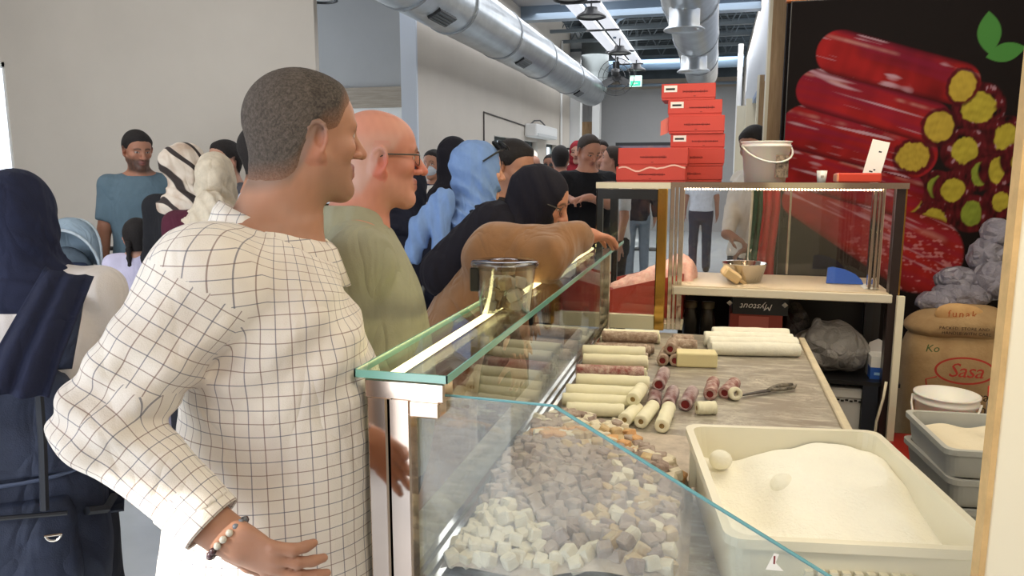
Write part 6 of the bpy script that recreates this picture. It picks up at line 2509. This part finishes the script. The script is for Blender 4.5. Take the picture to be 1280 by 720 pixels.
# --- the stroller
def stroller():
    c0 = Vector((-3.95, 3.80, 0))
    t = thing('stroller', 'baby stroller with pale grey-blue hood and striped cover', 'stroller', c0)
    rot = Matrix.Translation(c0) @ Matrix.Rotation(R(-165), 4, 'Z')
    W = lambda p: rot @ Vector(p)
    hood = cloth('stroller_hood', (150, 168, 182), var=.06)
    m = MB()
    def dome(r):
        def fn(u, v):
            a = math.pi * v
            th = R(-15 + 125 * u)
            return W((-.205 * math.cos(a) * r, -.06 - .24 * math.cos(th) * math.sin(a) * r * .8 + .0, .94 + .34 * (math.sin(a) ** .8) * math.sin(th + R(20)) * r))
        return fn
    m.grid(dome(1.0), 14, 18)
    o = m.build('hood', hood, t, True)
    so = o.modifiers.new('thickness', 'SOLIDIFY')
    so.thickness = .008
    for u in (0, .5, 1):
        b = MB()
        b.tube([dome(1.03)(u, k / 16) for k in range(17)], .009, 6, caps=False)
        b.build('hood_rib', cloth('hood_piping', (196, 208, 216)), o, True)
    s = SDF()
    s.ell((0, -.06, .84), (.19, .10, .26), None, .04)
    s.ell((0, .12, .66), (.19, .24, .10), None, .06)
    w = sculpt('seat', s, .014, cloth('seat_fabric', (84, 96, 108)))
    w.matrix_basis = rot
    adopt(w, t)
    b = MB()
    b.grid(lambda u, v: W((-.17 + .34 * u, .02 + .30 * v, .93 - .18 * v + .02 * math.sin(5 * u))), 10, 10)
    o = b.build('cover', cloth('pink_cover', (206, 166, 152), col2=(226, 196, 184), vscale=60), t, True)
    so = o.modifiers.new('thickness', 'SOLIDIFY')
    so.thickness = .02
    s = SDF()
    s.cap((-.13, .0, .965), (.13, .02, .965), .04, .045, .02)
    w = sculpt('dark_blanket', s, .012, cloth('dark_blanket', (36, 44, 66)))
    w.matrix_basis = rot
    adopt(w, t)
    for q in (-1, 1):
        b = MB()
        b.tube([W((q * .21, -.36, 1.02)), W((q * .215, -.2, .88)), W((q * .215, .02, .62)), W((q * .215, .30, .12))], .013, 8)
        b.tube([W((q * .215, .05, .58)), W((q * .225, -.28, .12))], .012, 8)
        b.build('frame_tube', M_STEELDARK, t, True)
        for y in (.30, -.28):
            b = MB()
            b.tube([W((q * .225 - .018, y, .10)), W((q * .225 + .018, y, .10))], .10, 20)
            b.build('wheel', M_BLACK, t)
    b = MB()
    b.tube([W((-.21, -.36, 1.02)), W((-.2, -.40, 1.05)), W((.2, -.40, 1.05)), W((.21, -.36, 1.02))], .015, 8)
    b.build('handlebar', M_BLACK, t, True)


stroller()

# --- people further down the hall
DT = cloth('dark_trousers', (44, 44, 50))
c = person('man in a black shirt looking down at his hands beyond the corner of the case', (-.985, 6.05, 1.728), -140, -150, pitch=26, skin=(186, 132, 108), res=.018, hres=.009, hair=M_HAIRBROWN, girth=1.15, hairline=([-.12, -.06, -.035, .0, .03, .06, .1], [-.075, -.06, -.04, .01, .04, .085, .09]), top=cloth('black_shirt', (22, 22, 26)), legs=DT, collar=False,
           arms={'R': dict(wrist=(-1.10, 5.78, 1.36), pole=(-.3, -.3, -1), dir=(.6, -.6, -.1), palm=(0, 0, -1), curl=.6), 'L': dict(wrist=(-.93, 5.72, 1.37), pole=(.6, 0, -1), dir=(-.9, -.1, -.1), palm=(0, 0, -1), curl=.6)})
c = person('man in dark suit jacket with his back turned, left of the black-shirted man', (-1.469, 7.3, 1.69), 10, 10, skin=(176, 126, 104), res=.02, hres=.011, hair=M_HAIRBLACK, top=cloth('slate_jacket', (48, 58, 74)), legs=DT, sleeve='long', hem=.75)
c = person('distant woman in a red headscarf behind the black-shirted man', (-1.56, 8.75, 1.78), 180, 180, skin=(196, 150, 130), res=.02, hres=.012, scarf=(cloth('red_scarf', (150, 40, 50)), {}), dress=cloth('dark_coat_far', (50, 46, 52)))
c = person('distant bald man in white facing the camera, nearer the side wall', (-2.12, 8.9, 1.634), 175, 175, skin=(186, 134, 110), res=.02, hres=.011, beard=.4, top=cloth('white_shirt_far', (222, 222, 224)), legs=DT, scalp=((60, 50, 46), .4), collar=False)
c = person('distant bearded man in sunglasses and white shirt facing the camera', (-1.77, 8.25, 1.634), 178, 178, skin=(150, 104, 84), res=.02, hres=.011, hair=M_HAIRBLACK, hair_t=.006, beard=.8, top=cloth('white_shirt_far', (222, 222, 224)), legs=DT, collar=False)
b = MB()
for q in (-1, 1):
    b.bm.faces.new([b.bm.verts.new(c['P'](q * .032 + .024 * math.cos(a), .099, -.004 + .018 * math.sin(a))) for a in [2 * math.pi * k / 12 for k in range(12)]])
b.tube([Vector(c['P'](-.06, .095, .004)), Vector(c['P'](.06, .095, .004))], .003, 5)
part_at(c, 'sunglasses', b.mesh('sunglasses'), M_BLACK)
c = person('distant dark haired man peering over the black shirt', (-1.19, 8.05, 1.76), 190, 190, skin=(170, 122, 100), res=.02, hres=.011, hair=M_HAIRBLACK, hair_t=.014, top=cloth('grey_top', (90, 90, 96)), legs=DT, collar=False)
c = person('dark haired woman in white in profile beside the low red boxes', (-.915, 6.95, 1.668), 95, 120, pitch=-14, skin=(186, 136, 114), res=.02, hres=.010, hair=M_HAIRBROWN, hair_t=.016, longhair=True, top=cloth('white_shirt_far', (222, 222, 224)), legs=DT, collar=False)
c = person('person in navy wearing a pale face mask beyond the man in glasses', (-2.25, 5.9, 1.626), 170, 170, skin=(176, 128, 104), res=.018, hres=.010, hair=M_HAIRBLACK, top=cloth('navy_top', (34, 44, 74)), legs=DT, sleeve='long', collar=False)
s = SDF()
P = c['P']
s.ell(P(0, .055, -.055), np.array([.058, .062, .048]) * c['hs'], c['Q'], .02)
sculpt('face_mask', s, .01, cloth('pale_mask', (196, 204, 214)), c['o'], local=True)
c = person('person in black cap and white top behind the blue headscarf', (-1.41, 4.03, 1.640), -10, 0, skin=(186, 136, 112), res=.015, hres=.009, scarf=(cloth('black_scarf_far', (30, 28, 36)), dict(fold=.4)), top=cloth('white_knit', (216, 212, 210)), legs=DT, sleeve='long', collar=False)
b = MB()
b.tube([(-.16, -.13, 1.30), (-.15, -.06, 1.45), (-.14, .05, 1.44), (-.13, .14, 1.25)], .012, 6)
part_at(c, 'bag_strap', b.mesh('bag_strap'), cloth('dark_strap', (50, 46, 44)))
c = person('person in dark navy standing behind the man in glasses', (-1.42, 3.40, 1.50), -20, -20, skin=(180, 130, 108), res=.016, hres=.010, scarf=(cloth('navy_far_scarf', (28, 30, 44)), {}), dress=cloth('navy_coat', (30, 32, 46)))

# --- stallholders and passers-by seen through the raised case
c = person('dark haired man in a white shirt standing behind the white bucket', (.232, 5.25, 1.735), 150, 120, pitch=18, skin=(160, 114, 92), res=.014, hres=.009, hair=M_HAIRBLACK, hair_t=.012, girth=1.08, top=cloth('cream_white_shirt', (220, 210, 196), var=.06), legs=cloth('navy_jeans', (40, 46, 60)), sleeve='long', hem=.95, collar=False, shoes=True,
           arms={'R': dict(wrist=(.09, 4.98, 1.16), pole=(-.6, 0, -1), dir=(.8, -.3, -.3), palm=(0, 0, -1), curl=.7), 'L': dict(wrist=(.25, 4.95, 1.10), pole=(.6, .3, -1), dir=(-.8, -.2, -.3), palm=(0, 0, -1), curl=.7)})
c = person('man in light shirt and dark jeans with his back turned, seen through the raised case', (-.20, 12.0, 1.66), 10, 5, skin=(170, 122, 100), res=.022, hres=.014, hair=M_HAIRBLACK, top=cloth('pale_tee', (210, 216, 226)), legs=cloth('indigo_jeans', (38, 48, 70)), hem=.93, collar=False)
c = person('person in dark jacket and grey jeans seen through the left bay of the case', (-1.05, 10.8, 1.66), 15, 10, skin=(170, 122, 100), res=.022, hres=.014, hair=M_HAIRBLACK, top=cloth('dark_jacket_far', (44, 42, 48)), legs=cloth('grey_jeans', (120, 130, 142)), sleeve='long', hem=.85, collar=False)
c = person('person in black coat seen at the left edge of the bay glass', (-1.35, 9.6, 1.62), 20, 20, skin=(170, 122, 100), res=.022, hres=.014, hair=M_HAIRBLACK, dress=cloth('black_coat_far', (26, 26, 30)))

# --- flag banner leaning behind the case
t = thing('hanging_flag', 'red and green cloth hanging beside the poster behind the raised case', 'flag', (.36, 4.5, 0))
def fold_sheet(x0, x1, z0, z1, y):
    return lambda u, v: (x0 + (x1 - x0) * u + .01 * math.sin(9 * v), y + .02 * math.sin(14 * u), z0 + (z1 - z0) * v)
o = MB().grid(fold_sheet(.255, .345, .55, 1.50, 4.48), 14, 8).build('red_cloth', cloth('flag_red', (176, 30, 36)), t, True)
o.modifiers.new('thickness', 'SOLIDIFY').thickness = .004
o = MB().grid(fold_sheet(.195, .255, .55, 1.50, 4.48), 10, 8).build('green_cloth', cloth('flag_green', (34, 78, 52)), t, True)
o.modifiers.new('thickness', 'SOLIDIFY').thickness = .004
MB().tube([(.185, 4.48, 0), (.205, 4.48, 1.52)], .008, 8).build('pole', M_CREAM, t)
MB().tube([(.18, 4.48, 1.51), (.35, 4.48, 1.51)], .006, 8).build('cross_bar', M_CREAM, t)
box('foot', (.12, 4.40, 0), (.34, 4.56, .02), M_BLACK, t)
